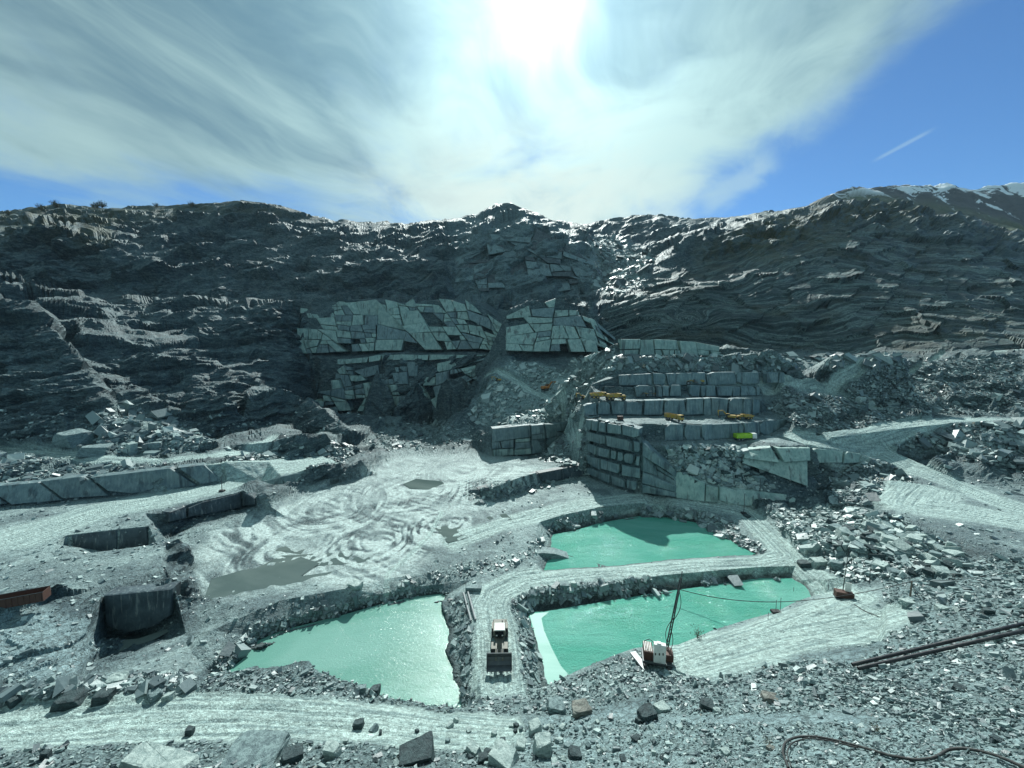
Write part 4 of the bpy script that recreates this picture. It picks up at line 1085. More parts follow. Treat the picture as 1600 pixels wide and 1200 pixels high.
block_wall('recess_face', 'dark recess face with one square grey block at the end of the left terrace', 1, 12, 'dark', 'recess', seed=18, rowh=0, proud=(.1, .5))
block_wall('trench_face', 'black back wall of the rectangular trench sunk in the left terrace', 1, 11, 'dark', 'trench_far', seed=19, rowh=0, proud=(.0, .25), joint=.08)
jointed_face('great_rock_face', 'great pale jointed rock face high in the middle left of the quarry wall', 95, 'mid_wall_high', seed=20, tilt=.28, skip=.10, proud=(.6, 1.5), joint=.24, s_range=(0, 1), mats=('pale', 'pale', 'block'), tiers=4, step=2.6, ragged=.3)
jointed_face('lower_rock_face', 'ragged lower tiers of pale blocks under the great rock face', 95, 'mid_wall_low', seed=21, tilt=.25, skip=.22, proud=(1.5, 5.5), joint=.3, s_range=(0, 1), tiers=3, step=2.5, ragged=.3, t_range=(0, .84), mats=('pale', 'block'))
block_wall('ledge_rock_face', 'single pale course of blocks running under the great rock face to the lime loader', 1, 12, 'pale', 'mid_wall_low', seed=31, depth=5, proud=(2.4, 3.4), joint=.3, t_range=(.86, 1.0), s_range=(.1, .93), rowh=0)
jointed_face('stepped_rock_face', 'pale stepped block face between the blue rubble chute and the folded strata hill', 100, 'right_blocks', seed=22, tilt=.28, skip=.10, proud=(.4, 2.8), joint=.26, depth=7, mats=('pale', 'pale', 'block'), s_range=(0, .97), tiers=4, step=3.2, ragged=.3)
jointed_face('summit_rock_face', 'dark fractured rock face rising to the rounded peak in the middle of the skyline', 260, 'peak_wall', seed=41, tilt=.35, skip=.15, proud=(1.5, 6.5), ragged=.4, joint=.3, depth=7, mats=('dark', 'block', 'block'))
jointed_face('shelf_rock_face', 'row of pale blocks at the foot of the folded strata hill', 70, 'shelf_wall', seed=24, depth=4)
print('BLOCKS', NB)

# ------------------------------------------------------------------ rubble
def rubble_material():
    m, T, b = new_mat("loose_slate")
    t = attr(T, 'tone', 'Fac'); pos = T.node('ShaderNodeNewGeometry').outputs['Position']
    n = T.noise(pos, 1.2, 4, 0.65)
    c = T.ramp(t, [(0.0, (0.035, 0.055, 0.065)), (0.35, (0.14, 0.195, 0.205)), (0.7, (0.30, 0.40, 0.39)), (0.94, (0.52, 0.63, 0.60)), (1.0, (0.34, 0.29, 0.21))])
    T.put(b.inputs['Base Color'], T.mix(T.math('MULTIPLY', n, 0.5), c, (0.12, 0.15, 0.155)))
    b.inputs['Roughness'].default_value = 0.45; b.inputs['Specular IOR Level'].default_value = 0.5
    bump(T, b, n, 0.15, 0.6)
    return m
MAT['loose'] = rubble_material()
BOX = np.array([(x, y, z) for z in (-1, 1) for y in (-1, 1) for x in (-1, 1)], float) * 0.5
BF = np.array([(0,2,3,1),(4,5,7,6),(0,1,5,4),(2,6,7,3),(0,4,6,2),(1,3,7,5)])
def rocks(name, centers, normals, size, tones, flatness=(0.18, 0.6), upright=0.25):
    n = len(centers)
    dims = np.stack([rng.uniform(.8, 1.6, n), rng.uniform(.5, 1.1, n), rng.uniform(*flatness, n)], 1) * size[:, None]
    v = BOX[None] * dims[:, None, :]
    v = v * (1 + rng.uniform(-.42, .15, (n, 8, 3)))
    a = rng.uniform(0, 2 * np.pi, n)
    tilt = np.abs(rng.normal(0, .35, n)) + (rng.random(n) < upright) * rng.uniform(.3, 1.2, n); ta = rng.uniform(0, 2 * np.pi, n)
    def rotz(t): c, s_ = np.cos(t), np.sin(t); z = np.zeros_like(c); o = np.ones_like(c); return np.stack([np.stack([c, -s_, z], 1), np.stack([s_, c, z], 1), np.stack([z, z, o], 1)], 1)
    def rotx(t): c, s_ = np.cos(t), np.sin(t); z = np.zeros_like(c); o = np.ones_like(c); return np.stack([np.stack([o, z, z], 1), np.stack([z, c, -s_], 1), np.stack([z, s_, c], 1)], 1)
    M = rotz(ta) @ rotx(tilt) @ rotz(a)
    # lay on the slope
    zax = normals / np.linalg.norm(normals, axis=1, keepdims=True); xax = np.cross(np.array([0, 1.0, 0]), zax); xax /= np.linalg.norm(xax, axis=1, keepdims=True) + 1e-9; yax = np.cross(zax, xax)
    B_ = np.stack([xax, yax, zax], 2)
    v = np.einsum('nij,nkj->nki', B_ @ M, v) + (centers + normals * dims[:, 2:3] * .25)[:, None, :]
    F = (BF[None] + (np.arange(n) * 8)[:, None, None]).reshape(-1, 4)
    o = fast_mesh(name, v.reshape(-1, 3), F, MAT['loose'])
    at = o.data.attributes.new('tone', 'FLOAT', 'FACE'); at.data.foreach_set('value', np.repeat(tones, 6).astype(np.float32))
    return tag(o, kind='stuff')
idx_all = np.arange(len(Pd)); tot = 0
vis = np.ones((NC, NR), bool)
rat = (V[..., 2] - CAM_H) / np.maximum(V[..., 1], .1)
vis[:, 1:] = rat[:, 1:] > np.maximum.accumulate(rat, axis=1)[:, :-1] - 0.012
vis = vis.ravel()
ok_place = vis & (Pd[:, 2] > 0.05) & (~far) & (PXD > -150) & (PXD < 1750) & (PYD < 1330)
for k, (poly, dens, szm) in enumerate(rubble_polys):
    m = sample(poly_mask(poly).astype(float), PXD, PYD) > .5
    m &= ok_place & (road < .45)
    c = idx_all[m]
    if len(c) == 0: continue
    P_ = np.array(poly, float); area = 0.5 * abs(np.dot(P_[:, 0], np.roll(P_[:, 1], 1)) - np.dot(P_[:, 1], np.roll(P_[:, 0], 1)))
    n = int(min(area / (3.1 * szm) ** 2 * dens * 1.25, 10000))
    pick = rng.choice(c, n)
    d_ = dist[pick]
    size = np.exp(rng.normal(0, .6, n)) * 2.6 * szm * d_ / 600.0
    size = np.minimum(size, np.where(d_ < 95, 7, 13) * d_ / 600)
    tones = np.clip(rng.beta(2.0, 2.2, n) * .9 + (rng.random(n) < .03) * .2, 0, 1)
    if poly[0] in ((730, 655), (935, 378), (1030, 730), (890, 560), (1200, 800)): tones = np.clip(tones + .22, 0, .95)
    cen = Pd[pick] + rng.normal(0, 1, (n, 3)) * (d_ * .0015)[:, None]
    rocks('rubble', cen, N[pick] + 1e-6, size, tones); tot += n
# stray stones everywhere on the near ground
c = idx_all[ok_place & (PYD > 640) & (road < .3) & (mud < .3) & (N[:, 2] > .4)]
n = 9000; pick = rng.choice(c, n)
rocks('scattered_stones', Pd[pick], N[pick], np.exp(rng.normal(0, .5, n)) * 1.7 * dist[pick] / 600, np.clip(rng.beta(2.4, 2, n), 0, 1)); tot += n
print('ROCKS', tot)

def boulder_mesh(seed, w, d, h, pts=16, flat_=0.0):
    """a block with its corners and edges broken off at random"""
    rnd = random.Random(seed); bm = bmesh.new()
    for x in (-1, 1):
        for y in (-1, 1):
            for z in (-1, 1):
                c = Vector((x * rnd.uniform(.62, 1), y * rnd.uniform(.62, 1), z * rnd.uniform(.7, 1)))
                if rnd.random() < .5:
                    for ax in range(3):
                        q_ = c.copy(); q_[ax] *= rnd.uniform(.25, .8); bm.verts.new((q_.x * w / 2, q_.y * d / 2, q_.z * h / 2))
                else: bm.verts.new((c.x * w / 2, c.y * d / 2, c.z * h / 2))
    bmesh.ops.convex_hull(bm, input=bm.verts[:])
    bmesh.ops.delete(bm, geom=[v for v in bm.verts if not v.link_faces], context='VERTS')
    bmesh.ops.bevel(bm, geom=bm.edges[:], offset=min(w, d, h) * .025, segments=1, affect='EDGES')
    me = bpy.data.meshes.new('boulder'); bm.to_mesh(me); bm.free(); return me
BM = {}
def stone_mat(name, a, b_):
    m, T, b = new_mat(name); pos = T.node('ShaderNodeTexCoord').outputs['Object']
    n = T.noise(T.vmath('MULTIPLY', pos, (1, 1, 3)), 1.2, 7, .7, .5); nf = T.noise(pos, 9, 4, .7)
    T.put(b.inputs['Base Color'], T.mix(T.sstep(n, .38, .62), a, b_)); b.inputs['Roughness'].default_value = .6; b.inputs['Specular IOR Level'].default_value = 0.35
    bump(T, b, T.math('ADD', n, T.math('MULTIPLY', nf, .3)), .3, 1); return m
MAT['b_light'] = stone_mat('light_slate_stone', (.24, .32, .31), (.44, .53, .50))
MAT['b_grey'] = stone_mat('grey_slate_stone', (.10, .15, .16), (.23, .32, .32))
MAT['b_dark'] = stone_mat('black_slate_stone', (.022, .04, .045), (.05, .085, .09))
MAT['b_brown'] = stone_mat('brown_stained_stone', (.13, .13, .115), (.25, .26, .23))
def roughen(me, amp, seed):
    """split faces and break them up with cleavage steps"""
    bm = bmesh.new(); bm.from_mesh(me); bmesh.ops.triangulate(bm, faces=bm.faces[:])
    for _ in range(2): bmesh.ops.subdivide_edges(bm, edges=bm.edges[:], cuts=1, use_grid_fill=True)
    bm.normal_update()
    co = np.array([v.co for v in bm.verts]); no = np.array([v.normal for v in bm.verts])
    global FOOT
    keep_, FOOT = FOOT, None
    d_ = fbm(co / amp + seed % 97, 7, 3, seed % 50) * 1.3 + .5 * vnoise(np.stack([co[:, 0] * .2, co[:, 1] * .2, co[:, 2] * 1.4], 1) / amp + seed % 31, 5)
    FOOT = keep_
    for v, n_, d1 in zip(bm.verts, no, d_): v.co += Vector(n_) * float(d1) * amp
    bm.to_mesh(me); bm.free(); return me
def boulder(px, py, w_px, h_px, tone, label, cat='boulder', name='boulder', rot=None, tilt=0.0, depth_px=None, group=None, pts=16):
    p = surf(px, py); dd_ = (p - Vector((0, 0, CAM_H))).length; m = dd_ / 640
    w, h = w_px * m, h_px * m; d = (depth_px * m) if depth_px else (w * .8 if w_px < 80 else w * .28)
    seed = int(px * 13 + py * 7)
    me = boulder_mesh(seed, w, d, h, pts)
    if group is None and w_px > 8: roughen(me, min(w, d, h) * .07, seed)
    me.materials.append(MAT[tone])
    o = bpy.data.objects.new(name, me); COL.objects.link(o)
    o.location = p + Vector((0, d * .1, h * .16)); o.rotation_euler = (tilt, tilt * .5, rot if rot is not None else random.Random(seed).uniform(-.5, .5))
    return tag(o, label, cat, group)
BL = [
 (518,1185,26,34,'b_light','upright white stone at the bottom edge left of the black slab'),
 (650,1188,60,30,'b_dark','large black wedge slab at the bottom edge of the picture'),
 (755,1192,20,22,'b_dark','small black stone between two white ones at the bottom edge'),
 (740,1178,26,20,'b_light','small square white stone just above the bottom edge'),
 (785,1192,56,26,'b_light','broad pale slab lying at the bottom edge right of the small black stone'),
 (848,1180,36,44,'b_light','tall pale pointed stone at the bottom edge, right of the broad pale slab'),
 (814,1170,20,16,'b_light','small white cube stone on the near slope'),
 (836,1146,26,26,'b_light','pale green-white rounded stone below the dark boulder cluster'),
 (898,1184,26,18,'b_dark','black triangular stone low on the near slope'),
 (870,1112,38,24,'b_grey','dark jagged boulder in the pile right of the causeway foot'),
 (908,1116,38,24,'b_brown','brownish grey boulder in the pile right of the causeway foot'),
 (1012,1122,34,20,'b_dark','black flat boulder lying on the gravel right of the brown one'),
 (1034,1112,26,16,'b_light','light split stone behind the black flat boulder'),
 (560,1136,18,16,'b_dark','black loose rock alone on the near dirt road'),
 (586,1082,20,14,'b_dark','dark pointed rock on the rim of the left pool'),
 (565,1080,16,14,'b_grey','grey rock on the left pool rim beside the dark pointed one'),
 (296,1148,12,16,'b_dark','small black upright stone on the left part of the near road'),
 (540,1162,9,12,'b_light','tiny white stone below the black rock on the near road'),
 (110,1100,38,18,'b_dark','dark flat boulder in the rubble band at the lower left'),
 (240,1092,22,18,'b_grey','grey block at the right end of the lower left rubble band'),
 (262,1094,14,14,'b_light','pale block at the very end of the lower left rubble band'),
 (180,1068,30,14,'b_light','light flat stone on top of the lower left rubble band'),
 (160,1096,24,18,'b_dark','black hollow boulder in the middle of the lower left rubble band'),
 (20,1100,16,12,'b_dark','dark stone at the left end of the lower left rubble band'),
 (70,1186,10,16,'b_dark','black shard stone standing in the bottom left corner'),
 (240,1197,130,14,'b_light','long pale rock slab lying along the bottom left edge'),
 (400,1188,90,22,'b_grey','split grey slab with parallel cracks at the bottom edge'),
 (455,1190,36,24,'b_dark','dark tilted slab at the right end of the split grey slab'),
 (1105,1110,24,22,'b_dark','dark boulder at the foot of the near cracked outcrop'),
 (1120,1115,14,12,'b_light','pale chip beside the dark boulder of the cracked outcrop'),
 (1205,1094,26,10,'b_brown','brownish grey elongated slab on the slope right of the cracked outcrop'),
 (1258,884,26,12,'b_dark','dark flat boulder at the bend of the causeway road'),
 (1280,884,30,18,'b_light','big light boulder at the bend of the causeway road'),
 (1308,886,22,14,'b_grey','grey boulder just right of the big light boulder'),
 (882,918,24,14,'b_grey','grey slab on the middle bank below the causeway road'),
 (897,918,14,18,'b_light','pale leaning slab on the middle bank beside the grey one'),
 (1185,752,18,15,'b_grey','square grey boulder on the ledge right of the broken slab pile'),
 (1168,808,14,6,'b_dark','flat dark stone by the road junction above the upper pool'),
 (1512,938,10,16,'b_light','white pointed stone on the right slope above the pipes'),
 (1472,954,16,10,'b_light','white elongated stone on the right slope above the pipes'),
 (1545,960,14,12,'b_dark','small dark stone on the right slope above the pipes'),
 (1420,945,18,10,'b_light','pale flat stone by the foot of the braced post'),
 (1500,1080,18,10,'b_dark','small dark hollow stone on the slope below the pipes'),
 (1345,628,14,14,'b_light','white boulder on the dark slope right of the benches'),
 (1360,633,12,12,'b_light','second white boulder touching the first on the dark slope'),
 (205,705,16,24,'b_light','pale upright slab at the foot of the left scree cone'),
 (150,706,42,16,'b_grey','long grey slab at the left foot of the left scree cone'),
 (240,700,24,16,'b_grey','grey block at the right foot of the left scree cone'),
 (310,688,13,10,'b_light','white rounded boulder at the right tip of the left scree cone'),
 (110,690,44,24,'b_grey','big rounded grey block under the left spur'),
 (555,917,28,14,'b_light','pale box shaped boulder on the bank above the left pool'),
 (635,912,12,10,'b_light','small white stone on the bank above the left pool'),
 (1560,1160,14,8,'b_dark','small dark stone near the hose in the bottom right corner'),
 (1205,1172,12,8,'b_brown','brownish grey stone on the gravel left of the hose'),
 (1170,1162,12,10,'b_light','white chip on the gravel left of the hose'),
 (1135,1180,16,12,'b_light','pale chip in the gravel near the bottom edge, left of the hose'),
]
for px, py, w, h, tone, lab in BL: boulder(px, py, w * .7, h * .72, tone, lab)
# slabs of the broken pile beside the corner wall: big enough to tell apart
rnd = random.Random(5)
for i in range(110):
    px, py = rnd.uniform(1040, 1195), rnd.uniform(698, 758)
    if py > 700 + (px - 1000) * .62 + 22 or py < 700: continue
    boulder(px, py, rnd.uniform(7, 17), rnd.uniform(3, 8), rnd.choice(['b_light', 'b_grey', 'b_grey', 'b_dark']), 'broken slate slab in the steep pile beside the tall corner wall', 'slab', 'slate_slab', rot=rnd.uniform(0, 3), tilt=rnd.uniform(-.7, .7), group='broken slabs in the pile by the corner wall', pts=10)
for i in range(95):
    px, py = rnd.uniform(1290, 1500), rnd.uniform(815, 905)
    if py < 800 + (px - 1290) * .2 or py > 860 + (px - 1290) * .35: continue
    boulder(px, py, rnd.uniform(7, 19), rnd.uniform(5, 11), rnd.choice(['b_light', 'b_grey', 'b_light', 'b_dark']), 'loose slate boulder on the tip slope below the light pad', 'boulder', 'boulder', rot=rnd.uniform(0, 3), tilt=rnd.uniform(-.5, .5), group='boulders on the tip slope right of the pools', pts=12)
for i in range(45):
    px, py = rnd.uniform(560, 1100), rnd.uniform(1125, 1196)
    boulder(px, py, rnd.uniform(5, 11), rnd.uniform(4, 8), rnd.choice(['b_light', 'b_grey', 'b_light', 'b_dark']), 'loose stone on the near slope below the dirt road', 'stone', 'loose_stone', rot=rnd.uniform(0, 3), tilt=rnd.uniform(-.5, .5), group='loose stones on the near slope', pts=12)

# ------------------------------------------------------------------ machines
def wheel(mb_parent, name, x, y, z, r, w, parent, mat='tyre', rim='grey'):
    """axle along x"""
    t = MB(); n = 16
    t.tube((x - w/2, y, z), (x + w/2, y, z), r, n=n)
    for k in range(n):                                # tread lugs
        a = 2 * math.pi * k / n; M = Matrix.Translation((x, y, z)) @ Matrix.Rotation(a, 4, 'X')
        t.box(-w/2, w/2, -r*.09, r*.09, r*.97, r*1.06, M)
    o = t.build(name, mat, parent)
    r_ = MB().tube((x - w/2 - .03, y, z), (x + w/2 + .03, y, z), r * .5, n=12); r_.build('rim', rim, o)
    return o
T_ = Matrix.Translation
def rotm(ax, a, at=(0, 0, 0)): return T_(at) @ Matrix.Rotation(a, 4, ax) @ T_(-Vector(at))

def wheel_loader(loc, rz, label, paint='yellow', roof='white', scale=1.0):
    """faces -y, bucket in front"""
    t = empty('wheel_loader', label, 'wheel loader', loc, rz, scale=scale)
    b = MB(); b.box(-1.2, 1.2, 1.2, 4.6, 1.3, 2.5, ch=.1, taper=(.1,.1,0,.25)); b.box(-.9, .9, .2, 1.3, 1.1, 2.0, ch=.05); b.box(-.7, .7, -2.6, .2, .9, 1.7, ch=.05); b.box(-1.4, 1.4, 4.3, 4.9, 1.0, 2.1, ch=.08)
    b.build('body', paint, t)
    c = MB(); c.box(-.85, .85, -.1, 1.5, 2.0, 3.55, ch=.06, taper=(.08,.08,.12,.0)); cab = c.build('cab', 'glass', t)
    MB().box(-1.0, 1.0, -.35, 1.7, 3.55, 3.75, ch=.06).build('roof', roof, cab)
    for x in (-.86, .86):
        for y in (-.05, 1.45): MB().tube((x, y, 2.0), (x * .93, y * .95 + .03, 3.55), .06, n=6).build('cab_pillar', paint, cab)
    MB().tube((.5, 2.6, 2.5), (.5, 2.6, 3.5), .09).build('exhaust', 'black', t)
    for x in (-1, 1):
        MB().box(x*1.05 - .55, x*1.05 + .55, 2.0, 3.9, 2.15, 2.3, ch=.03).build('fender', paint, t)
        MB().box(x*1.05 - .5, x*1.05 + .5, -2.9, -1.2, 2.0, 2.12, ch=.03).build('fender', paint, t)
        for y in (-2.05, 2.9): wheel(None, 'wheel', x * 1.25, y, .95, .95, .75, t)
        a = MB(); a.prism([(-1.6, 1.9), (-1.4, 2.3), (-3.4, 2.6), (-5.0, 2.0), (-5.0, 1.6), (-3.4, 2.1)], x*.6 - .13, x*.6 + .13, Matrix.Rotation(math.pi/2, 4, 'Z')); 
        o = a.build('lift_arm', paint, t)
        MB().tube((x*.35, -1.6, 1.4), (x*.35, -4.0, 2.1), .1).build('hydraulic_ram', 'steel', o)
        MB().box(x*.55 - .14, x*.55 + .14, -.42, -.34, 2.6, 2.8).build('headlight', 'white', t)
    # bucket: curved shell, open upwards and forwards, raised off the ground
    k = MB(); prof = [(-4.9, 2.9), (-4.75, 2.1), (-4.95, 1.5), (-5.5, 1.2), (-6.7, 1.15), (-6.7, 1.02), (-5.4, 1.05), (-4.8, 1.35), (-4.6, 2.1), (-4.75, 2.95)]
    M = Matrix.Rotation(math.pi/2, 4, 'Z')
    k.prism([(x, z) for x, z in prof], -2.2, 2.2, M)
    side = [(-4.8, 2.9), (-4.7, 2.1), (-4.9, 1.4), (-5.4, 1.1), (-6.6, 1.1)]
    k.prism(side, -2.24, -2.14, M); k.prism(side, 2.14, 2.24, M)
    bk = k.build('bucket', 'steel', t)
    for i in range(7): MB().box(-2.05 + i*.683 - .09, -2.05 + i*.683 + .09, -7.0, -6.6, 1.0, 1.14, taper=(0,0,.15,0)).build('bucket_tooth', 'steel', bk)
    return t

def dump_truck(loc, rz, label, paint='yellow', scale=1.0):
    """articulated hauler, faces +x"""
    t = empty('dump_truck', label, 'dump truck', loc, rz, scale=scale)
    f = MB(); f.box(1.6, 4.8, -.9, .9, 1.0, 1.5, ch=.04); f.box(-4.4, 1.6, -.5, .5, .9, 1.3, ch=.04); f.build('chassis', 'steel', t)
    h = MB(); h.box(3.2, 5.0, -1.1, 1.1, 1.3, 2.4, ch=.1, taper=(0, .35, .1, .1)); h.build('bonnet', paint, t)
    c = MB(); c.box(1.7, 3.2, -.85, .95, 1.5, 3.1, ch=.06, taper=(.05, .2, .05, .05)); cab = c.build('cab', paint, t)
    g = MB(); g.box(2.0, 3.1, -.90, -.82, 2.2, 2.95); g.box(2.95, 3.12, -.7, .8, 2.25, 2.9); g.build('cab_window', 'glass', cab)
    d = MB(); d.prism([(-4.9, 2.3), (-3.9, 1.45), (.9, 1.45), (1.4, 2.0), (1.5, 3.0), (1.9, 3.15), (1.9, 3.25), (1.2, 3.2), (-2.5, 2.9), (-4.9, 2.55)], -1.45, -1.33)
    d.prism([(-4.9, 2.3), (-3.9, 1.45), (.9, 1.45), (1.4, 2.0), (1.5, 3.0), (1.9, 3.15), (1.9, 3.25), (1.2, 3.2), (-2.5, 2.9), (-4.9, 2.55)], 1.33, 1.45)
    d.box(-3.9, .9, -1.4, 1.4, 1.42, 1.52); d.box(1.1, 1.3, -1.4, 1.4, 1.6, 3.2); d.build('dump_body', paint, t)
    for y in (-1, 1):
        for x in (3.9, -1.3, -3.1):
            w = MB(); w.tube((x, y*1.2 - .35, .85), (x, y*1.2 + .35, .85), .85, n=16); o = w.build('wheel', 'tyre', t)
            MB().tube((x, y*1.2 - .37, .85), (x, y*1.2 + .37, .85), .42, n=10).build('rim', paint, o)
        MB().box(3.3, 4.7, y*1.2 - .3, y*1.2 + .3, 1.78, 1.88, ch=.02).build('mudguard', paint, t)
    return t

def tipper_lorry(loc, rz, label, body, cabc, scale=1.0, tank=False):
    """road lorry, faces +x"""
    t = empty('tipper_lorry', label, 'lorry', loc, rz, scale=scale)
    MB().box(-4.4, 4.0, -.45, .45, .8, 1.1).build('chassis', 'steel', t)
    c = MB(); c.box(2.6, 4.5, -1.2, 1.2, .9, 3.1, ch=.12, taper=(0, .25, .05, .05)); cab = c.build('cab', cabc, t)
    MB().box(4.22, 4.42, -1.0, 1.0, 2.0, 2.8).build('windscreen', 'glass', cab)
    for y in (-1.19, 1.11): MB().box(3.1, 4.0, y, y + .08, 2.0, 2.75).build('side_window', 'glass', cab)
    b = MB(); b.box(-4.4, 2.3, -1.25, -1.15, 1.2, 2.9); b.box(-4.4, 2.3, 1.15, 1.25, 1.2, 2.9); b.box(-4.4, 2.3, -1.2, 1.2, 1.15, 1.25); b.box(2.2, 2.3, -1.2, 1.2, 1.2, 3.1); b.box(-4.45, -4.35, -1.2, 1.2, 1.2, 2.9)
    bo = b.build('tipper_body', body, t)
    for i in range(6):
        for y in (-1.31, 1.25): MB().box(-4.1 + i*1.2, -3.98 + i*1.2, y, y + .06, 1.25, 2.85).build('rib', body, bo)
    for x in (3.5, -1.9, -3.3):
        for y in (-1.05, 1.05):
            w = MB(); w.tube((x, y - .2, .52), (x, y + .2, .52), .52, n=14); o = w.build('wheel', 'tyre', t)
            MB().tube((x, y - .22, .52), (x, y + .22, .52), .25, n=8).build('rim', 'grey', o)
    return t

def excavator(loc, rz, label, paint='yellow', scale=1.0, reach=0.0):
    """boom towards +x"""
    t = empty('excavator', label, 'excavator', loc, rz, scale=scale)
    for y in (-1.2, 1.2):
        tr = MB(); tr.prism([(-2.2,.15),(-1.9,0),(1.9,0),(2.2,.15),(2.35,.5),(2.1,.85),(1.8,.95),(-1.8,.95),(-2.1,.85),(-2.35,.5)], y - .3, y + .3); o = tr.build('track', 'black', t)
        for i in range(5): MB().tube((-1.6 + i*.8, y - .33, .4), (-1.6 + i*.8, y + .33, .4), .25, n=8).build('road_wheel', 'steel', o)
    h = MB(); h.box(-2.6, 1.0, -1.35, 1.35, 1.1, 2.3, ch=.12); h.box(-2.9, -2.2, -1.3, 1.3, 1.05, 2.2, ch=.15); h.build('house', paint, t)
    c = MB(); c.box(.2, 1.8, .35, 1.35, 1.15, 2.95, ch=.08, taper=(.05,.2,.02,.02)); cab = c.build('cab', 'glass', t)
    MB().box(.15, 1.7, .33, 1.37, 2.95, 3.03).build('cab_roof', paint, cab)
    bo = MB(); bo.prism([(.7,1.6),(1.0,2.1),(3.2,4.6+reach),(5.6,4.1+reach),(5.5,3.8+reach),(3.3,4.0+reach),(1.3,1.5)], -.25, .25); bo.build('boom', paint, t)
    st = MB(); st.prism([(5.1,4.5+reach),(5.8,4.3+reach),(5.3,1.4),(5.0,1.4)], -.18, .18); st.build('stick', paint, t)
    MB().tube((1.6, 0, 1.6), (3.1, 0, 3.6+reach), .12).build('hydraulic_ram', 'steel', t)
    bu = MB(); bu.prism([(5.3,1.6),(4.9,1.5),(4.2,1.0),(4.0,.4),(4.4,.2),(5.2,.5),(5.5,1.1)], -.6, .6); bu.build('bucket', 'steel', t)
    return t

L_ = surf(779, 1052)
wheel_loader((L_.x, L_.y + 6.2, 2.55), 0.02, 'wheel loader with white cab roof and raised steel bucket on the causeway between the pools', paint='dust', scale=1.04)
def on(px, py): return tuple(surf(px, py, .02))
tr1 = dump_truck(on(937, 623), .05, 'yellow articulated dump truck, rear one of the pair parked on the third bench')
tr2 = dump_truck(on(961, 625), -.03, 'yellow articulated dump truck, right one of the parked pair, ahead of its twin')
tipper_lorry(on(1053, 657), R(-62), 'yellow tipper truck seen from behind in the middle of the second bench', 'yellow', 'yellow', scale=.95)
tipper_lorry(tuple(Vector(on(1062, 652)) + Vector((3, 14, .3))), R(5), 'small lime green lorry half hidden behind the yellow tipper truck', 'green', 'green', scale=.8)
tipper_lorry(on(1164, 688), R(3), 'lorry with lime green body and white cab below the bench face', 'green', 'white')
excavator(on(854, 610), R(30), 'orange excavator climbing the pale rubble mound', 'orange', scale=1.25)
excavator(on(778, 596), R(200), 'small yellow excavator at the head of the rubble mound', 'yellow', scale=.8)
wheel_loader(on(1068, 601), R(75), 'yellow wheel loader in front of the dark heap on the top bench', scale=1.0)
excavator(on(1090, 600), R(170), 'yellow excavator with raised boom on the dark heap of the top bench', 'yellow', scale=1.0, reach=.6)
excavator(on(1140, 655), R(150), 'dark tracked excavator at the right end of the second bench', 'yellow', scale=.85)
dump_truck(on(1164, 655), R(180), 'low brownish dump truck parked right of the dark excavator', scale=.72)
excavator(on(912, 624), R(190), 'pale yellow excavator left of the two dump trucks', 'yellow', scale=.75)
wheel_loader(on(1014, 619), R(-80), 'low yellow loader beside a white stone heap on the third bench', scale=.7)
wheel_loader(on(741, 545), R(80), 'lime green loader on the ledge under the great rock face', 'green', 'green', scale=1.1)
# small red generator
g = empty('generator', 'small red generator box at the left end of the second bench', 'generator', on(969, 657))
MB().box(-1.2, 1.2, -.7, .7, .3, 1.9, ch=.1).build('casing', 'rust', g); MB().box(-1.4, 1.4, -.6, .6, .1, .3).build('skid', 'steel', g)
MB().tube((.7, 0, 1.9), (.7, 0, 2.5), .08).build('exhaust', 'black', g)

# drilling rig with white cabinet and mast
p = Vector(on(1026, 1036)); t = empty('drill_rig', 'rusty drilling rig with white control cabinet and tall leaning mast at the pool edge', 'drilling rig', tuple(p), R(-14), scale=1.12)
for y, x in ((0, -1.9), (0, 1.7)):
    tr = MB(); M = T_((x, 0, 0)) @ Matrix.Rotation(math.pi/2, 4, 'Z')
    tr.prism([(-2.0,.1),(-1.7,0),(1.7,0),(2.0,.1),(2.15,.45),(1.9,.8),(-1.9,.8),(-2.15,.45)], -.28, .28, M); tr.build('track', 'black', t)
MB().box(-2.3, 2.2, -1.3, 1.6, .6, 1.0, ch=.05).build('frame', 'steel', t)
e = MB().box(-2.1, -.7, -1.0, 1.4, 1.0, 2.4, ch=.06).build('engine_housing', 'rust', t)
for i in range(5): MB().box(-2.0 + i*.25, -1.9 + i*.25, -.8, 1.2, 2.4, 2.5).build('grille_bar', 'white', e)
cb = MB().box(-.65, 1.15, -1.3, -.5, 1.05, 4.1, ch=.05).build('control_cabinet', 'white', t)
for x in (-.62, .27): MB().box(x, x + .84, -1.35, -1.31, 1.15, 4.0).build('cabinet_door', 'white', cb)
for x, z in ((-.5, 2.4), (.08, 2.5), (.62, 2.6)): MB().box(x, x + .16, -1.40, -1.35, z, z + .35).build('gauge', 'black', cb)
MB().box(-.2, .4, -1.2, -.6, 4.1, 4.3, ch=.04).build('cabinet_vent', 'white', cb)
MB().box(1.2, 2.4, -.6, 1.3, 1.0, 2.1, ch=.05).build('toolbox', 'rust', t)
ms = MB(); top_ = Vector((3.9, 4.3, 12.4)); base = Vector((1.3, .4, 1.0)); dv_ = top_ - base
for ox, oy in ((-.16,-.16),(.16,-.16),(.16,.16),(-.16,.16)): ms.tube(base + Vector((ox, oy, 0)), top_ + Vector((ox*.7, oy*.7, 0)), .06, n=6)
for i in range(22):
    a_ = base + dv_ * (i/22); b_ = base + dv_ * ((i+1)/22); sx = .16 if i % 2 else -.16
    ms.tube(a_ + Vector((sx, -.16, 0)), b_ + Vector((-sx, -.16, 0)), .035, n=5); ms.tube(a_ + Vector((-.16, sx, 0)), b_ + Vector((-.16, -sx, 0)), .035, n=5)
mst = ms.build('mast', 'black', t)
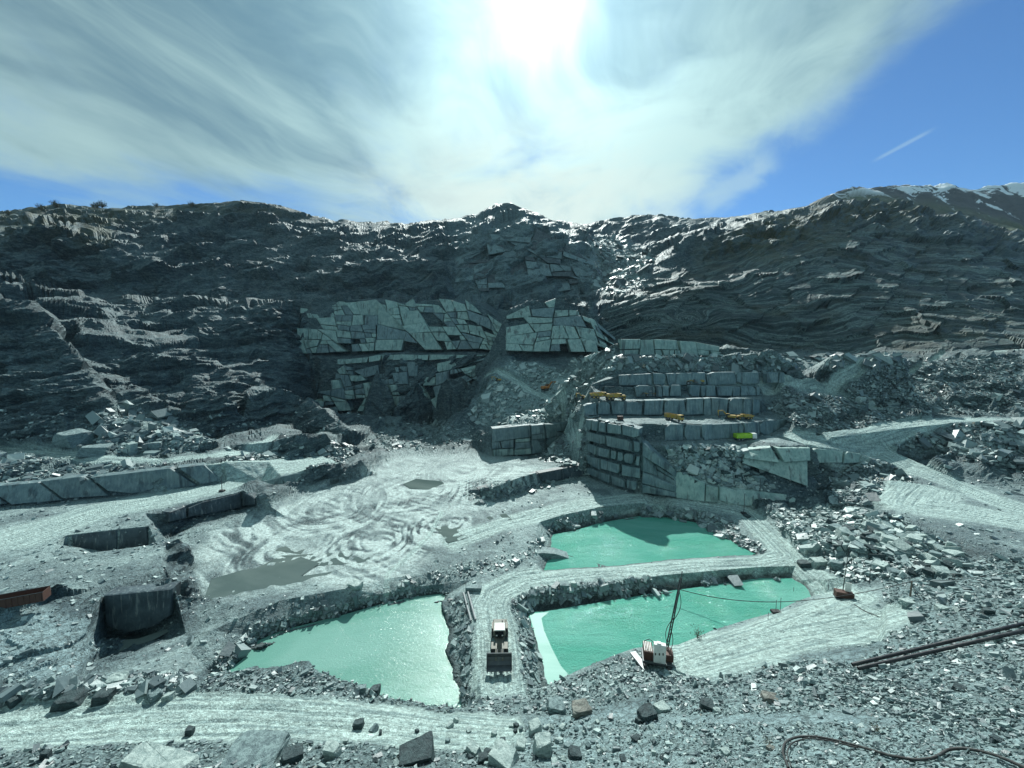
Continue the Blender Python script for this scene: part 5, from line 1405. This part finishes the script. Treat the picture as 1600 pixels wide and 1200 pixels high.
MB().tube(base + dv_*.55 + Vector((0, -.2, 0)), top_ + Vector((.1, -.2, 1.3)), .07, n=6).build('drill_rod', 'steel', mst)
for off, k0, k1, bulge in ((.3, .15, .5, -.9), (.2, .45, .85, .9), (.25, .0, .35, .8)):
    pts = [base + dv_ * (k0 + (k1 - k0) * u) + Vector((bulge * math.sin(math.pi * u) * .8, -off, 0)) for u in np.linspace(0, 1, 12)]
    MB().path(pts, .05, 6).build('hydraulic_hose', 'black', mst)
MB().path([Vector((-1.8, 1.0, 2.4)), Vector((-1.9, .6, 3.0)), Vector((-1.2, 0, 3.9)), Vector((-.6, -.8, 4.0))], .05, 6).build('cable_loop', 'black', t)
MB().box(-3.2, -2.2, -2.4, 1.2, .15, .45, M=rotm('Z', .55, (-2.7, -.6, 0))).build('outrigger_plate', 'grey', t)
MB().box(2.3, 3.1, -2.2, -.2, .1, .35, M=rotm('Z', -.3, (2.6, -1, 0))).build('outrigger_plate', 'steel', t)

# red skip with tall mast
p = Vector(on(1318, 934)); t = empty('pump_skid', 'red steel skid box with a tall thin pole at the end of the pool road', 'pump skid', tuple(p), R(-20))
s_ = MB(); s_.box(-1.6, 1.6, -.8, .8, .25, 1.5, ch=.06); s_.build('casing', 'rust', t); MB().box(-1.7, 1.7, -.7, .7, 0, .25).build('skid', 'black', t)
MB().box(.2, 1.3, .1, .25, 1.5, 3.5, ch=.02).build('panel', 'white', t)
MB().tube((-.1, .3, 1.4), (.6, .9, 11.5), .09, .05, 7).build('pole', 'black', t)

# pipes on the right slope
def cat_pts(pix, off=0.0, n=10, sag=0.0):
    out = []
    for (a, b) in zip(pix[:-1], pix[1:]):
        for k in range(n): u = k / n; out.append(surf(a[0]*(1-u) + b[0]*u, a[1]*(1-u) + b[1]*u, off))
    out.append(surf(*pix[-1], off)); return out
def smooth(P, it=3):
    for _ in range(it): P = [P[0]] + [(P[i-1] + P[i]*2 + P[i+1]) / 4 for i in range(1, len(P)-1)] + [P[-1]]
    return P
for (a, b, lab) in (((1331,1046),(1640,972),'upper of two long black plastic pipes lying on the right slope'), ((1340,1052),(1640,984),'lower of two long black plastic pipes lying on the right slope')):
    A_, B_ = surf(*a), surf(*b); P = []
    for k in range(25):
        u = k / 24; q_ = A_.lerp(B_, u); g_ = surf(a[0]*(1-u) + b[0]*u, a[1]*(1-u) + b[1]*u); P.append(g_ + Vector((0, 0, .75)))
    P = smooth(P, 14)
    tag(MB().path(P, .24, 12).build('pipe', 'blackpipe', smooth=True), lab, 'pipe', 'long black pipes on the right slope')
# hose bottom right
P = smooth(cat_pts([(1232,1205),(1222,1180),(1226,1163),(1245,1155),(1275,1155),(1310,1162),(1350,1173),(1390,1186),(1430,1193),(1460,1190),(1480,1176),(1505,1174),(1545,1182),(1580,1196),(1620,1215)], .3, 6), 4)
tag(MB().path(P, .11, 8).build('hose', 'black', smooth=True), 'thick black hose curving across the gravel in the bottom right corner', 'hose')
P = smooth(cat_pts([(1236,1205),(1228,1182),(1236,1166),(1262,1158),(1300,1164),(1340,1175)], .4, 6), 4)
tag(MB().path(P, .06, 8).build('hose', 'black', smooth=True), 'thinner black hose looped beside the start of the thick hose', 'hose')

# rusty skip on the left edge
p = Vector(on(22, 945)); t = empty('steel_skip', 'long dark rusty open steel container at the left edge of the picture', 'container', tuple(p), R(24))
c_ = MB(); c_.box(-4.5, 4.5, -1.1, -1.0, .15, 1.9); c_.box(-4.5, 4.5, 1.0, 1.1, .15, 1.9); c_.box(-4.5, 4.5, -1.0, 1.0, .1, .2); c_.box(4.4, 4.5, -1.0, 1.0, .2, 1.9); c_.box(-4.5, -4.4, -1.0, 1.0, .2, 1.9); co = c_.build('tub', 'rust', t)
for i in range(12):
    for y in (-1.18, 1.1): MB().box(-4.4 + i*.78, -4.28 + i*.78, y, y + .08, .15, 1.85).build('rib', 'rust', co)
MB().box(-4.6, 4.6, -1.2, 1.2, 1.9, 2.0).build('rail', 'steel', t) if False else None
for y in (-1.1, 1.05): MB().box(-4.6, 4.6, y, y + .06, 1.9, 2.0).build('rim_rail', 'steel', t)

# concrete block, beams and sunk slab near the pools
p = Vector(on(740, 922)); t = MB().box(-1.9, 1.9, -.7, .7, 0, .9, ch=.08).build('stone_beam', 'b_grey'); t.location = p; t.rotation_euler = (0, 0, -.05); tag(t, 'short squared stone block lying at the head of the causeway', 'block')
for k, (a, b) in enumerate((((724,928),(736,972)), ((731,927),(743,970)))):
    A_, B_ = surf(*a, .3), surf(*b, .3); tag(MB().tube(A_, B_, .22, n=8).build('steel_pipe', 'grey'), ('left' if k == 0 else 'right') + ' of two long grey pipes beside the causeway road', 'pipe', 'grey pipes by the causeway')
A_ = Vector(atz(860, 868, 0)); t = MB(); t.prism([(-5.2,-1),(-5.2,1.7),(-2.5,1.9),(1.2,1.5),(5.6,-.1),(5.6,-1)], -1.8, 1.8); t = t.build('sunk_slab', 'b_grey'); t.location = A_; t.rotation_euler = (0, 0, .05); tag(t, 'grey slab of rock sloping into the left end of the upper pool', 'slab')

# posts, poles and cables
def post(px, py, h, label, r=.07, base=True, lean=(0, 0), cat='pole', braces=False, group=None):
    p = Vector(on(px, py)); t = empty('post', label, cat, tuple(p), group=group)
    MB().tube((0, 0, -.3), (lean[0], lean[1], h), r, r*.8, 7).build('shaft', 'timber' if braces else 'steel', t)
    if base: MB().box(-.9, .9, -.6, .6, 0, .6, ch=.08).build('base_block', 'black', t)
    if braces:
        for x in (1.6, 2.4): MB().tube((x, -.4, 0), (0, 0, h*.75), .05, n=6).build('brace', 'steel', t)
    return p + Vector((lean[0], lean[1], h))
post(347, 768, 5.5, 'thin pole on a block at the end of the left terrace recess', .12)
post(1187, 775, 7, 'thin pole on a black base on the ledge right of the broken slab pile', .12)
post(1162, 803, 7.5, 'thin pole on a black base at the road junction above the upper pool', .12)
P_end = post(1422, 934, 3.4, 'dark timber post with wire braces on the slope right of the red skid', .16, base=False, braces=True)
post(1358, 912, 3.8, 'thin pole standing on the rubble foot right of the red skid', .08, base=False)
for i, (px, py, h, lab) in enumerate(((1212,958,3.0,'post with black box at the pool bank, left one of three'),(1219,954,3.0,'post at the pool bank, middle one of three'),(1239,936,3.2,'post at the pool bank, right one of three'),(1200,968,1.6,'short stake low on the pool bank, left of the three posts'),(1294,922,2.2,'short stake by the road left of the red skid'))):
    post(px, py, h, lab, .06, base=(i == 0))
def cable(a, b, sag, label, r=.05):
    P = [a.lerp(b, u) - Vector((0, 0, sag * 4 * u * (1 - u))) for u in np.linspace(0, 1, 24)]
    return tag(MB().path(P, r, 6).build('cable', 'black'), label, 'cable')
a0 = surf(1212, 958, 2.6)
cable(Vector(atz(1052, 922, 3.0)) + Vector((-1, 2, 0)), a0, 1.2, 'black cable sagging over the right pool to the bank posts', .08)
cable(a0, P_end, .9, 'black cable from the bank posts up to the braced timber post', .06)
cable(P_end, surf(1640, 905, 3.4), 1.0, 'black cable running off to the right from the braced post', .05)
P = smooth(cat_pts([(1335,945),(1350,955),(1375,965)], .1, 6), 2); tag(MB().path(P, .07, 6).build('cable', 'black'), 'black cable trailing on the road from the red skid', 'cable')

# dry shrubs
def shrub(px, py, h, label, n=26, group=None, leafy=False):
    rnd = random.Random(int(px * 3 + py)); p = Vector(on(px, py)); t = empty('shrub', label, 'shrub', tuple(p), group=group)
    m = MB(); lf = MB()
    for _ in range(n):
        a_, e_ = rnd.uniform(0, 2*math.pi), rnd.uniform(.1, .9); d = Vector((math.cos(a_)*math.sin(e_), math.sin(a_)*math.sin(e_), math.cos(e_)))
        l = h * rnd.uniform(.6, 1.1); mid_ = d * l * .5 + Vector((0, 0, h*.06)); m.tube((0, 0, 0), mid_, .025*h*.3, n=4); m.tube(mid_, d * l + Vector((rnd.uniform(-.1,.1)*h, 0, rnd.uniform(0,.15)*h)), .012*h*.3, n=4)
        for _ in range(8 if leafy else 3):
            c_ = d * l * rnd.uniform(.4, 1.05) + Vector([rnd.uniform(-.1, .1)*h for _ in range(3)]); s2 = h * rnd.uniform(.03, .07); r1 = Vector([rnd.uniform(-1, 1) for _ in range(3)]).normalized(); r2 = r1.orthogonal().normalized()
            lf.add([c_ - r1*s2, c_ + r2*s2*.6, c_ + r1*s2, c_ - r2*s2*.6], [(0, 1, 2, 3)])
    m.build('stem', 'timber', t); lf.build('foliage', 'leaf', t)
shrub(1090, 998, 2.4, 'bare twiggy shrub on the bank of the right pool behind the drilling rig')
shrub(1200, 1165, 1.0, 'small dry tuft on the gravel near the bottom right hose')
shrub(1370, 1145, 1.1, 'small dry tuft on the gravel above the hose')
for i, (px, py) in enumerate(((14,334),(64,326),(88,322),(146,322),(152,323),(160,322),(244,321),(300,321))):
    shrub(px, py + 3, 5 + (i % 3) * 1.5, 'bush on the left skyline of the quarry rim', n=60, group='bushes along the left skyline', leafy=True)


# ------------------------------------------------------------------ dusty air
m_ = bpy.data.materials.new('haze_air'); m_.use_nodes = True; T = NT(m_.node_tree); o_ = T.node('ShaderNodeOutputMaterial'); v_ = T.node('ShaderNodeVolumePrincipled')
v_.inputs['Color'].default_value = (0.62, 0.85, 1.0, 1); v_.inputs['Density'].default_value = 0.000028; v_.inputs['Anisotropy'].default_value = 0.3
T.l.new(v_.outputs[0], o_.inputs['Volume'])
MAT['haze'] = m_
tag(MB().box(-5200, 5200, -120, 2600, -16, 900).build('haze', 'haze'), kind='stuff')
